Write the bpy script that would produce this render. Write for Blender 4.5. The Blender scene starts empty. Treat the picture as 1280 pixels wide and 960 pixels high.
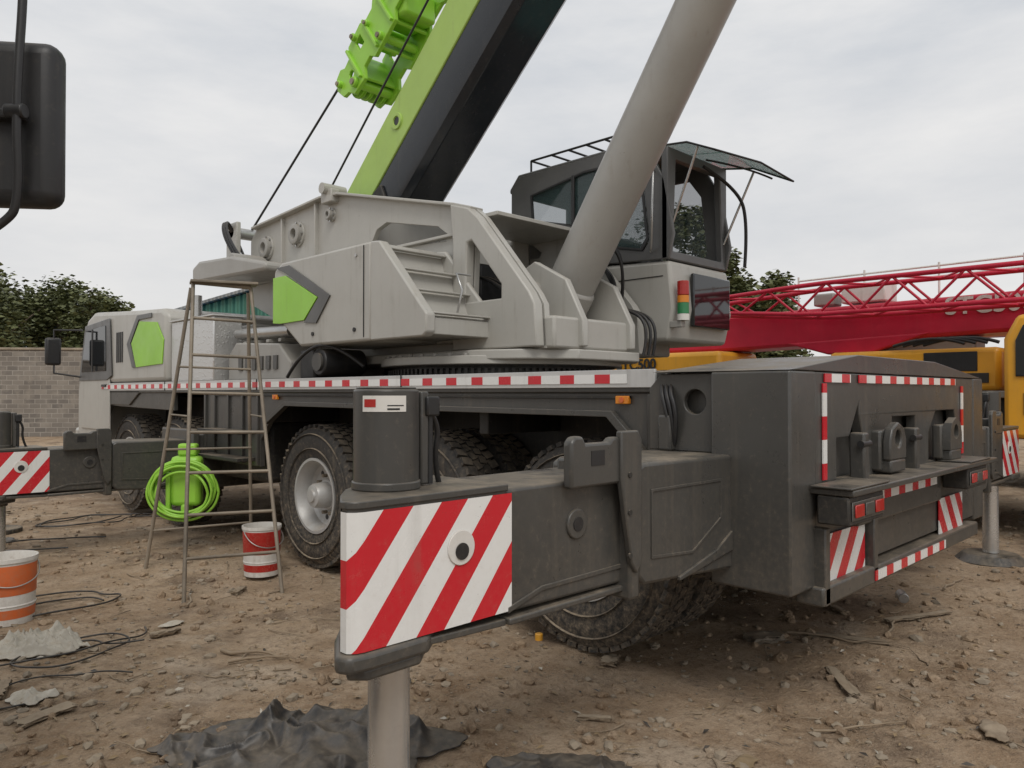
import bpy, bmesh, math, random
from mathutils import Vector, Matrix, noise
random.seed(7)
S = bpy.context.scene
S.view_settings.view_transform='Standard'; S.view_settings.look='None'; S.view_settings.exposure=0
COL = S.collection

# ------------------------------------------------------------------ materials
def newmat(name):
    m=bpy.data.materials.new(name); m.use_nodes=True
    nt=m.node_tree; b=nt.nodes['Principled BSDF']; return m,nt,b
def N(nt,t,**k):
    n=nt.nodes.new(t)
    for a,v in k.items(): setattr(n,a,v)
    return n
def L(nt,a,b): nt.links.new(a,b)
def mixc(nt,fac,a,b):
    n=N(nt,'ShaderNodeMix',data_type='RGBA')
    for s,i in ((fac,0),(a,6),(b,7)):
        if hasattr(s,'is_linked'): L(nt,s,n.inputs[i])
        else: n.inputs[i].default_value = s if i==0 else (*s[:3],1)
    return n.outputs[2]
def mth(nt,op,a,b=None,clamp=False):
    n=N(nt,'ShaderNodeMath',operation=op,use_clamp=clamp)
    for i,s in enumerate((a,b)):
        if s is None: continue
        if hasattr(s,'is_linked'): L(nt,s,n.inputs[i])
        else: n.inputs[i].default_value=s
    return n.outputs[0]
def noi(nt,scale,detail=6,rough=.6,vec=None):
    n=N(nt,'ShaderNodeTexNoise'); n.inputs['Scale'].default_value=scale
    n.inputs['Detail'].default_value=detail; n.inputs['Roughness'].default_value=rough
    if vec is None:
        g=N(nt,'ShaderNodeNewGeometry'); vec=g.outputs['Position']
    L(nt,vec,n.inputs['Vector']); return n.outputs[0]
def mr(nt,v,a,b,c=0,d=1):
    n=N(nt,'ShaderNodeMapRange'); L(nt,v,n.inputs[0])
    for i,x in enumerate((a,b,c,d)): n.inputs[i+1].default_value=x
    return n.outputs[0]
DUST=(.33,.265,.19)
def finish(nt,b,col,rough,dust,bump=.15,grime=0):
    g=N(nt,'ShaderNodeNewGeometry'); sx=N(nt,'ShaderNodeSeparateXYZ'); L(nt,g.outputs['Normal'],sx.inputs[0])
    sp=N(nt,'ShaderNodeSeparateXYZ'); L(nt,g.outputs['Position'],sp.inputs[0])
    up=mr(nt,sx.outputs[2],.5,1.0)
    n1=noi(nt,5,8,.7); n2=noi(nt,38,5,.7)
    nn=mr(nt,n1,.35,.65)
    f=mth(nt,'MULTIPLY',up,mth(nt,'MULTIPLY',nn,dust*1.7))
    low=mr(nt,sp.outputs[2],1.2,.1)
    f2=mth(nt,'MULTIPLY',low,mth(nt,'MULTIPLY',mr(nt,n2,.4,.75),dust*.8))
    mp=N(nt,'ShaderNodeMapping'); mp.inputs['Scale'].default_value=(16,16,1.0); L(nt,g.outputs['Position'],mp.inputs[0])
    st0=mr(nt,noi(nt,1.0,4,.6,mp.outputs[0]),.55,.75)
    st=mth(nt,'MULTIPLY',st0,dust*.30)
    sc=mth(nt,'MULTIPLY',mr(nt,n2,.58,.72),dust*.35)
    f=mth(nt,'ADD',mth(nt,'ADD',mth(nt,'ADD',f,f2),sc),st,True)
    if grime:
        gf=mth(nt,'MULTIPLY',mth(nt,'MULTIPLY',st0,mr(nt,n1,.45,.7)),grime)
        col=mixc(nt,gf,col,(.13,.115,.095))
        chip=mth(nt,'MULTIPLY',mr(nt,noi(nt,70,3,.7),.70,.73),grime)
        col=mixc(nt,chip,col,(.08,.06,.05))
    c=mixc(nt,f,col,DUST); L(nt,c,b.inputs['Base Color'])
    r=mth(nt,'ADD',mr(nt,n1,.3,.7,rough-.1,rough+.12),mth(nt,'MULTIPLY',f,.4),True)
    L(nt,r,b.inputs['Roughness'])
    if bump:
        bp=N(nt,'ShaderNodeBump'); bp.inputs['Strength'].default_value=bump; bp.inputs['Distance'].default_value=.004
        L(nt,noi(nt,22,3),bp.inputs['Height']); L(nt,bp.outputs[0],b.inputs['Normal'])
def paint(name,col,rough=.4,metal=0,dust=.45,var=.2,bump=.12,grime=0):
    m,nt,b=newmat(name); b.inputs['Metallic'].default_value=metal
    n=noi(nt,1.7,7,.65)
    c=mixc(nt,mr(nt,n,.3,.7),tuple(x*(1-var) for x in col),tuple(min(1,x*(1+var*.6)) for x in col))
    finish(nt,b,c,rough,dust,bump,grime); return m
def stripes(name,d,period,duty=.5,a=(.58,.018,.03),w=(.78,.78,.76),rough=.22,off=0):
    m,nt,b=newmat(name)
    g=N(nt,'ShaderNodeNewGeometry'); vm=N(nt,'ShaderNodeVectorMath',operation='DOT_PRODUCT')
    L(nt,g.outputs['Position'],vm.inputs[0]); vm.inputs[1].default_value=d
    f=mth(nt,'FRACT',mth(nt,'ADD',mth(nt,'DIVIDE',vm.outputs['Value'],period),off+50))
    c=mixc(nt,mth(nt,'LESS_THAN',f,duty),w,a)
    finish(nt,b,c,rough,.22,.04,.35); return m
M={}
M['dark']=paint('charcoal_paint',(.066,.064,.059),.33,0,.36,.18)
M['dark2']=paint('dark_underbody',(.026,.025,.023),.6,0,.45)
M['grey']=paint('light_grey_paint',(.43,.42,.385),.36,0,.28,.08,.12,.45)
M['grey2']=paint('mid_grey_paint',(.33,.32,.295),.38,0,.28,.1,.12,.45)
M['cabd']=paint('cab_dark_grey',(.11,.11,.108),.38,0,.15)
M['black']=paint('black_gloss_boom',(.020,.024,.030),.2,0,.14)
M['blk']=paint('black_plastic',(.02,.02,.021),.45,0,.18)
M['limeb']=paint('boom_lime_paint',(.37,.55,.12),.4,0,.15,.1,.12,.3)
M['lime']=paint('lime_paint',(.31,.62,.06),.38,0,.15,.1,.12,.2)
M['red']=paint('crimson_paint',(.55,.012,.045),.42,0,.15)
M['yel']=paint('yellow_paint',(.78,.38,.03),.4,0,.25,.12,.12,.3)
M['white']=paint('white_paint',(.72,.70,.66),.4,0,.4,.08,.12,.5)
M['orange']=paint('orange_plastic',(.68,.15,.04),.4,0,.4,.2,.12,.4)
M['amber']=paint('amber_lens',(.75,.25,.02),.2,0,.1)
M['redl']=paint('red_lens',(.45,.025,.02),.2,0,.2,.2,.05,.2)
M['greenl']=paint('green_lens',(.03,.22,.08),.15,0,.1)
M['steel']=paint('steel',(.5,.5,.49),.3,.8,.3)
M['chrome']=paint('chrome_rod',(.62,.62,.61),.22,.72,.2,.05,.02)
M['alu']=paint('aluminium_edge',(.58,.58,.57),.4,.4,.2,.1,.1,.4)
M['tyre']=paint('tyre_rubber',(.036,.034,.032),.8,0,.85,.2,.4)
M['rim']=paint('rim_grey',(.50,.50,.49),.38,.2,.4,.1,.1,.4)
M['rust']=paint('rusty_steel',(.27,.23,.18),.6,.3,.5,.5,.5)
M['tarp']=paint('rubber_tarp',(.028,.028,.029),.38,0,.22,.3,.3)
M['cloth']=paint('white_cloth',(.55,.52,.45),.8,0,.4)
M['wood']=paint('weathered_wood',(.24,.18,.12),.85,0,.6,.4,.6)
M['stone']=paint('pebbles',(.30,.25,.19),.9,0,.5,.5,.5)
M['leafdry']=paint('dry_leaf',(.26,.18,.09),.9,0,.3,.5,.2)
M['bstripe']=stripes('hazard_board',(1,0,-.8),.196,.5,off=.536)
M['bstripe2']=stripes('hazard_board_far',(1,0,.8),.196,.5)
M['sedge']=stripes('deck_reflective_tape',(0,1,0),.23,.42)
M['srear']=stripes('rear_reflective_tape',(1,0,0),.2,.45)
M['svert']=stripes('vertical_reflective_tape',(0,0,1),.2,.5)
def glass(name,col,alpha):
    m,nt,b=newmat(name); b.inputs['Base Color'].default_value=(*col,1); b.inputs['Roughness'].default_value=.04
    b.inputs['Alpha'].default_value=alpha; b.inputs['Specular IOR Level'].default_value=.8
    return m
M['glass']=glass('tinted_glass',(.06,.10,.10),.38)
M['glassg']=glass('green_glass',(.16,.46,.40),.62)
M['glassd']=glass('dark_glass',(.01,.012,.014),1)
def checker():
    m,nt,b=newmat('checker_plate'); b.inputs['Metallic'].default_value=.7; b.inputs['Base Color'].default_value=(.62,.62,.61,1)
    b.inputs['Roughness'].default_value=.38
    v=N(nt,'ShaderNodeTexVoronoi'); v.inputs['Scale'].default_value=30; g=N(nt,'ShaderNodeNewGeometry'); L(nt,g.outputs['Position'],v.inputs[0])
    bp=N(nt,'ShaderNodeBump'); bp.inputs['Strength'].default_value=.3; bp.inputs['Distance'].default_value=.006
    L(nt,mr(nt,v.outputs[0],.15,.35,1,0),bp.inputs['Height']); L(nt,bp.outputs[0],b.inputs['Normal']); return m
M['check']=checker()

# ------------------------------------------------------------------ helpers
def group(name):
    e=bpy.data.objects.new(name,None); e.empty_display_size=.2; COL.objects.link(e); return e
def addmesh(name,me,mat,par,bev=0,smooth=True,seg=2):
    o=bpy.data.objects.new(name,me); COL.objects.link(o)
    if mat: me.materials.append(M[mat] if isinstance(mat,str) else mat)
    if smooth:
        for p in me.polygons: p.use_smooth=True
        me.set_sharp_from_angle(angle=math.radians(32))
    if bev:
        b=o.modifiers.new('bevel','BEVEL'); b.width=bev; b.segments=seg; b.limit_method='ANGLE'; b.angle_limit=math.radians(35)
    if par: o.parent=par
    return o
def frombm(name,bm,mat,par,bev=0,smooth=True):
    me=bpy.data.meshes.new(name); bm.to_mesh(me); bm.free(); return addmesh(name,me,mat,par,bev,smooth)
def box(name,x0,x1,y0,y1,z0,z1,mat,par,bev=.008,T=None):
    bm=bmesh.new(); bmesh.ops.create_cube(bm,size=1)
    bmesh.ops.transform(bm,matrix=Matrix.Translation(((x0+x1)/2,(y0+y1)/2,(z0+z1)/2))@Matrix.Diagonal((abs(x1-x0),abs(y1-y0),abs(z1-z0),1)),verts=bm.verts)
    if T: bmesh.ops.transform(bm,matrix=T,verts=bm.verts)
    return frombm(name,bm,mat,par,bev)
def plate(name,axis,loops,a0,a1,mat,par,bev=.006):
    if not isinstance(loops[0][0],(tuple,list)): loops=[loops]
    cu=bpy.data.curves.new('t','CURVE'); cu.dimensions='2D'; cu.fill_mode='BOTH'; cu.extrude=abs(a1-a0)/2
    for lp in loops:
        s=cu.splines.new('POLY'); s.points.add(len(lp)-1)
        for i,p in enumerate(lp): s.points[i].co=(p[0],p[1],0,1)
        s.use_cyclic_u=True
    o=bpy.data.objects.new('t',cu); COL.objects.link(o)
    dg=bpy.context.evaluated_depsgraph_get(); dg.update()
    me=bpy.data.meshes.new_from_object(o.evaluated_get(dg)); bpy.data.objects.remove(o)
    m=(a0+a1)/2
    if axis=='X': T=Matrix(((0,0,1,m),(1,0,0,0),(0,1,0,0),(0,0,0,1)))
    elif axis=='Y': T=Matrix(((1,0,0,0),(0,0,-1,m),(0,1,0,0),(0,0,0,1)))
    else: T=Matrix.Translation((0,0,m))
    bm=bmesh.new(); bm.from_mesh(me); bmesh.ops.remove_doubles(bm,verts=bm.verts,dist=1e-5)
    bmesh.ops.transform(bm,matrix=T,verts=bm.verts); bmesh.ops.recalc_face_normals(bm,faces=bm.faces)
    bmesh.ops.dissolve_limit(bm,angle_limit=.01,verts=bm.verts,edges=bm.edges)
    bm.to_mesh(me); bm.free(); me.materials.clear(); me.name=name
    return addmesh(name,me,mat,par,bev)
def circ(cx,cy,r,n=20): return [(cx+r*math.cos(i*2*math.pi/n),cy+r*math.sin(i*2*math.pi/n)) for i in range(n)]
def cyl(name,p0,p1,r,mat,par,r2=None,seg=28,bev=0):
    p0=Vector(p0);p1=Vector(p1);d=p1-p0
    bm=bmesh.new(); bmesh.ops.create_cone(bm,cap_ends=True,segments=seg,radius1=r,radius2=r if r2 is None else r2,depth=d.length)
    T=Matrix.Translation((p0+p1)/2)@d.to_track_quat('Z','Y').to_matrix().to_4x4()
    bmesh.ops.transform(bm,matrix=T,verts=bm.verts); return frombm(name,bm,mat,par,bev)
def tube(name,pts,r,mat,par,smooth=True):
    cu=bpy.data.curves.new(name,'CURVE'); cu.dimensions='3D'; cu.bevel_depth=r; cu.bevel_resolution=3
    if smooth and len(pts)>2:
        s=cu.splines.new('NURBS'); s.points.add(len(pts)-1); s.order_u=3; s.use_endpoint_u=True
    else:
        s=cu.splines.new('POLY'); s.points.add(len(pts)-1)
    for i,p in enumerate(pts): s.points[i].co=(*p,1)
    cu.use_fill_caps=True; cu.materials.append(M[mat]); o=bpy.data.objects.new(name,cu); COL.objects.link(o)
    if par: o.parent=par
    return o
def lathe(name,prof,c,mat,par,sign=1,axis='X',seg=56):
    bm=bmesh.new(); rings=[]
    for (a,r) in prof:
        ring=[]
        for i in range(seg):
            t=2*math.pi*i/seg
            if axis=='X': v=(c[0]+sign*a,c[1]+r*math.cos(t),c[2]+r*math.sin(t))
            else: v=(c[0]+r*math.cos(t),c[1]+r*math.sin(t),c[2]+sign*a)
            ring.append(bm.verts.new(v))
        rings.append(ring)
    for a,b in zip(rings,rings[1:]):
        for i in range(seg): bm.faces.new((a[i],a[(i+1)%seg],b[(i+1)%seg],b[i]))
    bmesh.ops.remove_doubles(bm,verts=bm.verts,dist=1e-5); bmesh.ops.recalc_face_normals(bm,faces=bm.faces)
    return frombm(name,bm,mat,par)
def wheel(name,x,y,z,R,par,sign=1,dual=True):
    g=bpy.data.objects.new(name,None); COL.objects.link(g); g.parent=par
    s=R/.545
    ty=[(.05,.27),(.02,.29),(0,.34),(-.012,.42),(0,.485),(.03,.523),(.07,.532),(.23,.532),(.27,.523),(.30,.485),(.312,.42),(.30,.34),(.28,.29),(.25,.27)]
    for k in range(2 if dual else 1):
        o=x+sign*k*.34
        lathe('tyre',[(a,r*s) for a,r in ty],(o,y,z),'tyre',g,sign)
        bm=bmesh.new(); n=46
        for i in range(n):
            for (a0,a1,sh) in ((.015,.088,0),(.095,.145,.5),(.155,.205,0),(.212,.285,.5)):
                t=2*math.pi*(i+sh)/n
                T=Matrix.Translation((o+sign*(a0+a1)/2,y,z))@Matrix.Rotation(t,4,'X')@Matrix.Translation((0,0,.531*s))@Matrix.Rotation(.25 if sh else -.25,4,'Z')@Matrix.Diagonal((a1-a0,.054,.024,1))
                bmesh.ops.create_cube(bm,size=1,matrix=T)
        frombm('tread_blocks',bm,'tyre',g,0,False)
        for rr in (.36,.47):
            lathe('sidewall_ridge',[(-.008,rr*s-.006),(-.018,rr*s),(-.008,rr*s+.006)],(o,y,z),'tyre',g,sign)
    rm=[(.045,.285),(.008,.288),(.008,.268),(.03,.262),(.05,.25),(.13,.235),(.150,.215),(.155,.13),(.13,.12),(.12,.115),(.115,.0)]
    if not dual: rm=[(.045,.285),(.012,.285),(.012,.268),(.03,.262),(.05,.25),(.09,.235),(.07,.2),(.02,.14),(.0,.13),(-.03,.1),(-.03,0)]
    lathe('rim',[(a,r*s) for a,r in rm],(x,y,z),'rim',g,sign)
    if dual:
        lathe('hub',[(.14,.105),(.02,.095),(.0,.085),(-.005,.05),(-.02,.045),(-.02,0)],(x,y,z),'rim',g,sign)
        for i in range(8):
            t=i*math.pi/4+.2; cyl('hand_hole',(x+sign*.150,y+.188*math.cos(t),z+.188*math.sin(t)),(x+sign*.160,y+.188*math.cos(t),z+.188*math.sin(t)),.022,'blk',g,seg=14)
    bm=bmesh.new()
    for i in range(10):
        t=i*math.pi/5; a=.14 if dual else .0
        T=Matrix.Translation((x+sign*a,y+.152*math.cos(t),z+.152*math.sin(t)))@Matrix.Rotation(math.pi/2,4,'Y')
        bmesh.ops.create_cone(bm,cap_ends=True,segments=6,radius1=.016,radius2=.014,depth=.05,matrix=T)
    frombm('lug_nuts',bm,'rust',g)
    return g
def site(d,r,z=0): return ((d+r)*.70711,(d-r)*.70711,z)
ROT=Matrix.Rotation(math.radians(-45),4,'Z')

# ------------------------------------------------------------------ world + sun
w=bpy.data.worlds.new('World'); S.world=w; w.use_nodes=True; nt=w.node_tree
bg=nt.nodes['Background']; bg.inputs[1].default_value=.108
sky=N(nt,'ShaderNodeTexSky',sky_type='NISHITA'); sky.sun_disc=False; sky.sun_elevation=math.radians(52); sky.sun_rotation=math.radians(215)
sky.dust_density=4
tc=N(nt,'ShaderNodeTexCoord'); mp=N(nt,'ShaderNodeMapping'); mp.inputs['Scale'].default_value=(1,1,3.4); L(nt,tc.outputs['Generated'],mp.inputs[0])
n=noi(nt,2.4,8,.58,mp.outputs[0])
sp=N(nt,'ShaderNodeSeparateXYZ'); L(nt,tc.outputs['Generated'],sp.inputs[0])
cl=mixc(nt,mr(nt,n,.34,.66),(5.8,6.05,6.4),(7.9,7.85,7.8))
cl=mixc(nt,mr(nt,sp.outputs[2],0,.40,.65,0),cl,(7.8,7.6,7.4))
L(nt,mixc(nt,.94,sky.outputs[0],cl),bg.inputs[0])
sl=bpy.data.lights.new('sun','SUN'); sl.energy=1.3; sl.angle=math.radians(28); sl.color=(1,.96,.9)
so=bpy.data.objects.new('sun',sl); COL.objects.link(so)
az=math.radians(215); el=math.radians(52)
sd=Vector((math.sin(az)*math.cos(el),math.cos(az)*math.cos(el),math.sin(el)))
so.rotation_euler=sd.to_track_quat('Z','Y').to_euler()

# ------------------------------------------------------------------ camera
cd=bpy.data.cameras.new('camera'); cd.sensor_width=36; cd.lens=950/1280*36; cd.clip_end=2000; cd.clip_start=.05
cam=bpy.data.objects.new('camera',cd); COL.objects.link(cam); cam.location=(0,0,1.4)
cam.rotation_euler=(math.radians(90.66),0,math.radians(-45)); S.camera=cam

# ------------------------------------------------------------------ ground
def hgt(x,y):
    a=noise.noise(Vector((x*.35,y*.35,0)))*.05+noise.noise(Vector((x*1.3,y*1.3,3)))*.024+noise.noise(Vector((x*5,y*5,7)))*.013+noise.noise(Vector((x*14,y*14,9)))*.007
    g=.035*math.exp(-((x-3.6)/1.2)**2)*math.exp(-((y-4.2)/3.5)**2)
    f=min(1,30/max(1,math.hypot(x-3,y-4)))
    return a*f+g
def axisvals(c,n=340,ext=500):
    out=[]
    for i in range(n+1):
        t=2*i/n-1; out.append(c+math.copysign((math.sinh(abs(t)*6.2)/math.sinh(6.2))*ext,t))
    return out
bm=bmesh.new(); xs=axisvals(3.0); ys=axisvals(3.2); grid=[[bm.verts.new((x,y,hgt(x,y))) for y in ys] for x in xs]
for i in range(len(xs)-1):
    for j in range(len(ys)-1): bm.faces.new((grid[i][j],grid[i+1][j],grid[i+1][j+1],grid[i][j+1]))
m,nt,b=newmat('dirt_ground'); M['dirt']=m
n1=noi(nt,.55,8,.65); n2=noi(nt,3.2,8,.7); n3=noi(nt,26,6,.75); n4=noi(nt,1.1,7,.65); n5=noi(nt,90,3,.7); n6=noi(nt,.9,6,.6)
c=mixc(nt,mr(nt,n1,.35,.65),(.25,.165,.10),(.47,.35,.235))
c=mixc(nt,mr(nt,n2,.42,.62,0,.75),c,(.50,.385,.275))
c=mixc(nt,mr(nt,n4,.52,.62,0,.72),c,(.135,.092,.062))
c=mixc(nt,mr(nt,n6,.57,.63,0,.45),c,(.56,.47,.37))
c=mixc(nt,mr(nt,n3,.5,.68,0,.6),c,(.14,.10,.07))
c=mixc(nt,mr(nt,n5,.5,.7,0,.35),c,(.55,.45,.34))
vo=N(nt,'ShaderNodeTexVoronoi'); vo.inputs['Scale'].default_value=34; g=N(nt,'ShaderNodeNewGeometry'); L(nt,g.outputs['Position'],vo.inputs[0])
peb=mr(nt,vo.outputs[0],.12,.22,1,0); pm=mth(nt,'MULTIPLY',peb,mr(nt,noi(nt,2.0,4),.5,.62))
c=mixc(nt,mth(nt,'MULTIPLY',pm,.7),c,(.50,.43,.34))
L(nt,c,b.inputs['Base Color']); b.inputs['Roughness'].default_value=.95; b.inputs['Specular IOR Level'].default_value=.15
bp=N(nt,'ShaderNodeBump'); bp.inputs['Strength'].default_value=1; bp.inputs['Distance'].default_value=.04
h=mth(nt,'ADD',mth(nt,'ADD',n2,mth(nt,'MULTIPLY',n3,.5)),mth(nt,'ADD',mth(nt,'MULTIPLY',pm,.3),mth(nt,'MULTIPLY',n5,.15))); L(nt,h,bp.inputs['Height']); L(nt,bp.outputs[0],b.inputs['Normal'])
frombm('ground',bm,'dirt',None,0,True)

# ================================================================== TRUCK CRANE
TC=group('truck_crane')
def outrigger(side,Xh,Yf,z0,z1,par,smat,top,zpad=.03,S=1.58):
    g=bpy.data.objects.new('outrigger',None); COL.objects.link(g); g.parent=par
    X=lambda s: Xh+side*s
    R=.17; yc=Yf+R; J=S+.02
    def tip(off,s0):
        return [(X(s0),Yf-off),(X(S+.215),Yf-off),(X(S+.235+off*.5),Yf-off*.7+.004),(X(S+.25+off),Yf+.018),(X(S+.25+off),Yf+.045),(X(S+.19+off),Yf+.14),(X(S+.11+off),Yf+.24),(X(S-.02+off),Yf+.34+off*.5),(X(s0),Yf+.34+off)]
    plate('beam_tip','Z',tip(0,S-.3),z0,z1,'dark',g,.004)
    plate('inner_beam','Y',[(X(-.1),z0-.03),(X(S-.28),z0-.012),(X(S-.28),z1-.008),(X(-.1),z1-.008)],Yf,Yf+2*R,'dark',g,.012)
    bm=bmesh.new(); P=tip(.004,S-.315)
    lo=[bm.verts.new((p[0],p[1],z0-.005)) for p in P]; hi=[bm.verts.new((p[0],p[1],z1-.022)) for p in P]
    for i in range(len(P)-1): bm.faces.new((lo[i],lo[i+1],hi[i+1],hi[i]))
    frombm('hazard_board',bm,smat,g)
    plate('top_rim','Z',tip(.006,S-.3),z1-.015,z1+.006,'dark',g,.004)
    plate('base_collar','Z',[(X(S+.01),Yf-.012),(X(S+.20),Yf-.016),(X(S+.26),Yf-.006),(X(S+.28),Yf+.03),(X(S+.20),Yf+.16),(X(S+.1),Yf+.28),(X(S),Yf+.36),(X(S-.15),Yf+.36),(X(S-.12),Yf+.1)],z0-.055,z0-.008,'dark',g,.012)
    plate('base_collar_lower','Z',[(X(S+.03),Yf+.0),(X(S+.20),Yf+.0),(X(S+.24),Yf+.04),(X(S+.1),Yf+.24),(X(S),Yf+.33),(X(S-.12),Yf+.33),(X(S-.10),Yf+.12)],z0-.085,z0-.05,'dark',g,.01)
    cyl('port_ring',(X(S-.11),Yf-.009,z0+.215),(X(S-.11),Yf-.004,z0+.215),.050,'white',g,seg=32,bev=.002)
    cyl('port_hole',(X(S-.11),Yf-.013,z0+.205),(X(S-.11),Yf-.008,z0+.205),.024,'blk',g,seg=24)
    cyl('lock_boss',(X(S-.62),Yf-.010,z0+.22),(X(S-.62),Yf+.01,z0+.22),.050,'dark',g,seg=32,bev=.004)
    cyl('lock_boss_hole',(X(S-.62),Yf-.013,z0+.22),(X(S-.62),Yf-.008,z0+.22),.024,'blk',g,seg=20)
    plate('lower_rib','Y',[(X(S-.30),z0-.012),(X(S-.30),z0+.006),(X(S-.45),z0+.045),(X(S-.95),z0+.05),(X(S-.95),z0+.035),(X(S-.45),z0+.03)],Yf-.006,Yf+.01,'dark',g,.002)
    box('bottom_flange',min(X(S-.3),X(S-.9)),max(X(S-.3),X(S-.9)),Yf-.012,Yf+2*R+.014,z0-.048,z0-.026,'dark',g,.006)
    plate('bottom_skid','Y',[(X(S+.0),z0-.02),(X(S-.30),z0-.03),(X(S-.30),z0-.05),(X(S+.0),z0-.04)],Yf+.004,Yf+.3,'dark',g,.004)
    cyl('jack_cylinder',(X(J),yc+.005,z1),(X(J),yc+.005,top),.094,'dark',g,seg=44,bev=.006)
    cyl('jack_band',(X(J),yc+.005,z1+.006),(X(J),yc+.005,z1+.03),.099,'dark',g,seg=44,bev=.004)
    cyl('jack_cap',(X(J),yc+.005,top),(X(J),yc+.005,top+.006),.086,'dark',g,seg=44,bev=.003)
    cyl('jack_rod',(X(J),yc-.01,z0-.085),(X(J),yc-.01,zpad+.05),.060,'chrome',g,seg=44)
    cyl('jack_seal',(X(J),yc-.01,z0-.11),(X(J),yc-.01,z0-.085),.074,'dark',g,seg=36,bev=.006)
    cyl('foot_pad',(X(J),yc-.01,zpad-.02),(X(J),yc-.01,zpad+.045),.27,'dark',g,.2,seg=36,bev=.008)
    box('jack_bracket',min(X(S-.08),X(S-.11)),max(X(S-.08),X(S-.11)),yc-.03,yc+.07,z1+.01,top-.005,'dark',g,.006)
    cyl('jack_valve',(X(S-.12),yc-.02,z1+.01),(X(S-.12),yc-.02,top-.08),.010,'blk',g,seg=12)
    tube('jack_hose',[(X(S-.11),yc-.02,top-.06),(X(S-.16),yc-.02,top-.10),(X(S-.15),yc,z1+.08),(X(S-.19),yc+.02,z1)],.009,'blk',g)
    box('valve_head',min(X(S-.095),X(S-.145)),max(X(S-.095),X(S-.145)),yc-.04,yc-.0,top-.08,top-.02,'blk',g,.006)
    plate('outer_sleeve','Y',[(X(-.15),z0-.09),(X(.62),z0-.04),(X(.66),z0+.0),(X(.66),z1+.01),(X(.62),z1+.028),(X(-.15),z1+.02)],Yf-.035,Yf+2*R+.04,'dark',g,.014)
    plate('sleeve_panel','Y',[[(X(.08),z0+.14),(X(.30),z0+.03),(X(.58),z0+.05),(X(.58),z1-.07),(X(.08),z1-.07)],[(X(.09),z0+.145),(X(.30),z0+.04),(X(.57),z0+.06),(X(.57),z1-.08),(X(.09),z1-.08)]],Yf-.040,Yf-.034,'dark',g,.001)
    plate('sleeve_gusset','Y',[(X(.0),z0+.08),(X(.12),z0+.02),(X(.4),z0-.045),(X(.4),z0-.06),(X(.0),z0-.0)],Yf-.045,Yf-.03,'dark',g,.003)
    plate('clamp_strap','Y',[(X(.67),z0+.06),(X(.70),z0+.02),(X(.73),z0+.06),(X(.79),z0+.36),(X(.79),z1+.15),(X(.69),z1+.15),(X(.67),z1+.12)],Yf-.062,Yf-.036,'dark',g,.006)
    box('clamp_frame',min(X(.66),X(.72)),max(X(.66),X(.72)),Yf-.045,Yf+.30,z0-.075,z1+.035,'dark',g,.012)
    plate('clamp_saddle','Y',[(X(.78),z1-.03),(X(1.04),z1-.03),(X(1.04),z1+.12),(X(1.02),z1+.14),(X(.98),z1+.14),(X(.965),z1+.115),(X(.84),z1+.115),(X(.82),z1+.13),(X(.78),z1+.13)],Yf-.05,Yf-.012,'dark',g,.01)
    box('saddle_block',min(X(.80),X(.97)),max(X(.80),X(.97)),Yf-.02,Yf+.04,z1-.005,z1+.09,'dark',g,.01)
    plate('saddle_recess','Y',[(X(.87),z1+.04),(X(.94),z1+.04),(X(.94),z1+.09),(X(.87),z1+.09)],Yf-.052,Yf-.048,'blk',g,0)
    for zz in (z0+.05,z0+.2,z0+.33): cyl('clamp_bolt',(X(.745),Yf-.067,zz+.04),(X(.745),Yf-.06,zz+.04),.010,'dark2',g,seg=8)
    return g
outrigger(-1,2.9,1.64,.745,1.118,TC,'bstripe',1.41)
c0=(1.30,1.815)
def label(nm,a0,n_,z0_,z1_,mt,r):
    bm=bmesh.new(); vs=[(c0[0]+r*math.cos(math.radians(a0+i*7)),c0[1]+r*math.sin(math.radians(a0+i*7))) for i in range(n_)]
    lo=[bm.verts.new((p[0],p[1],z0_)) for p in vs]; hi=[bm.verts.new((p[0],p[1],z1_)) for p in vs]
    for i in range(n_-1): bm.faces.new((lo[i],lo[i+1],hi[i+1],hi[i]))
    frombm(nm,bm,mt,TC)
label('jack_label',192,12,1.347,1.392,'white',.0965); label('jack_label_mark',196,4,1.360,1.382,'redl',.0975); label('jack_label_print',236,4,1.352,1.357,'blk',.0975); label('jack_label_print',236,5,1.363,1.366,'blk',.0975)
outrigger(1,5.7,1.50,.745,1.118,TC,'bstripe2',1.41,.03,1.55)
outrigger(-1,2.9,7.24,.58,.94,TC,'bstripe',1.24,.03,1.45)
outrigger(1,5.7,7.10,.58,.94,TC,'bstripe2',1.24,.03,1.45)

# deck
box('deck',3.0,5.72,2.04,10.0,1.40,1.505,'dark',TC,.006)
box('deck_edge_trim',2.985,2.999,2.04,10.0,1.425,1.512,'alu',TC,.002)
box('deck_tape',2.980,2.984,2.20,9.98,1.445,1.490,'sedge',TC,0)
for yy in (4.0,6.0,8.0): box('trim_joint',2.978,2.986,yy,yy+.006,1.425,1.512,'blk',TC,0)
box('deck_end_box',3.0,3.5,1.95,2.10,1.12,1.398,'dark',TC,.01)
plate('side_skirt','X',[(2.05,1.40),(2.05,1.10),(2.14,1.12),(2.32,1.30),(5.55,1.32),(5.85,1.16),(6.0,1.0),(6.0,.78),(7.1,.78),(7.1,1.40)],3.02,3.06,'dark',TC,.004)
plate('side_skirt_front','X',[(7.85,1.40),(7.85,1.22),(9.9,1.25),(10.0,1.40)],3.02,3.06,'dark',TC,.004)
for yy in (6.02,6.3,6.58,6.86,7.06): box('skirt_rib',3.0,3.02,yy,yy+.03,.79,1.39,'dark',TC,.003)
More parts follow.
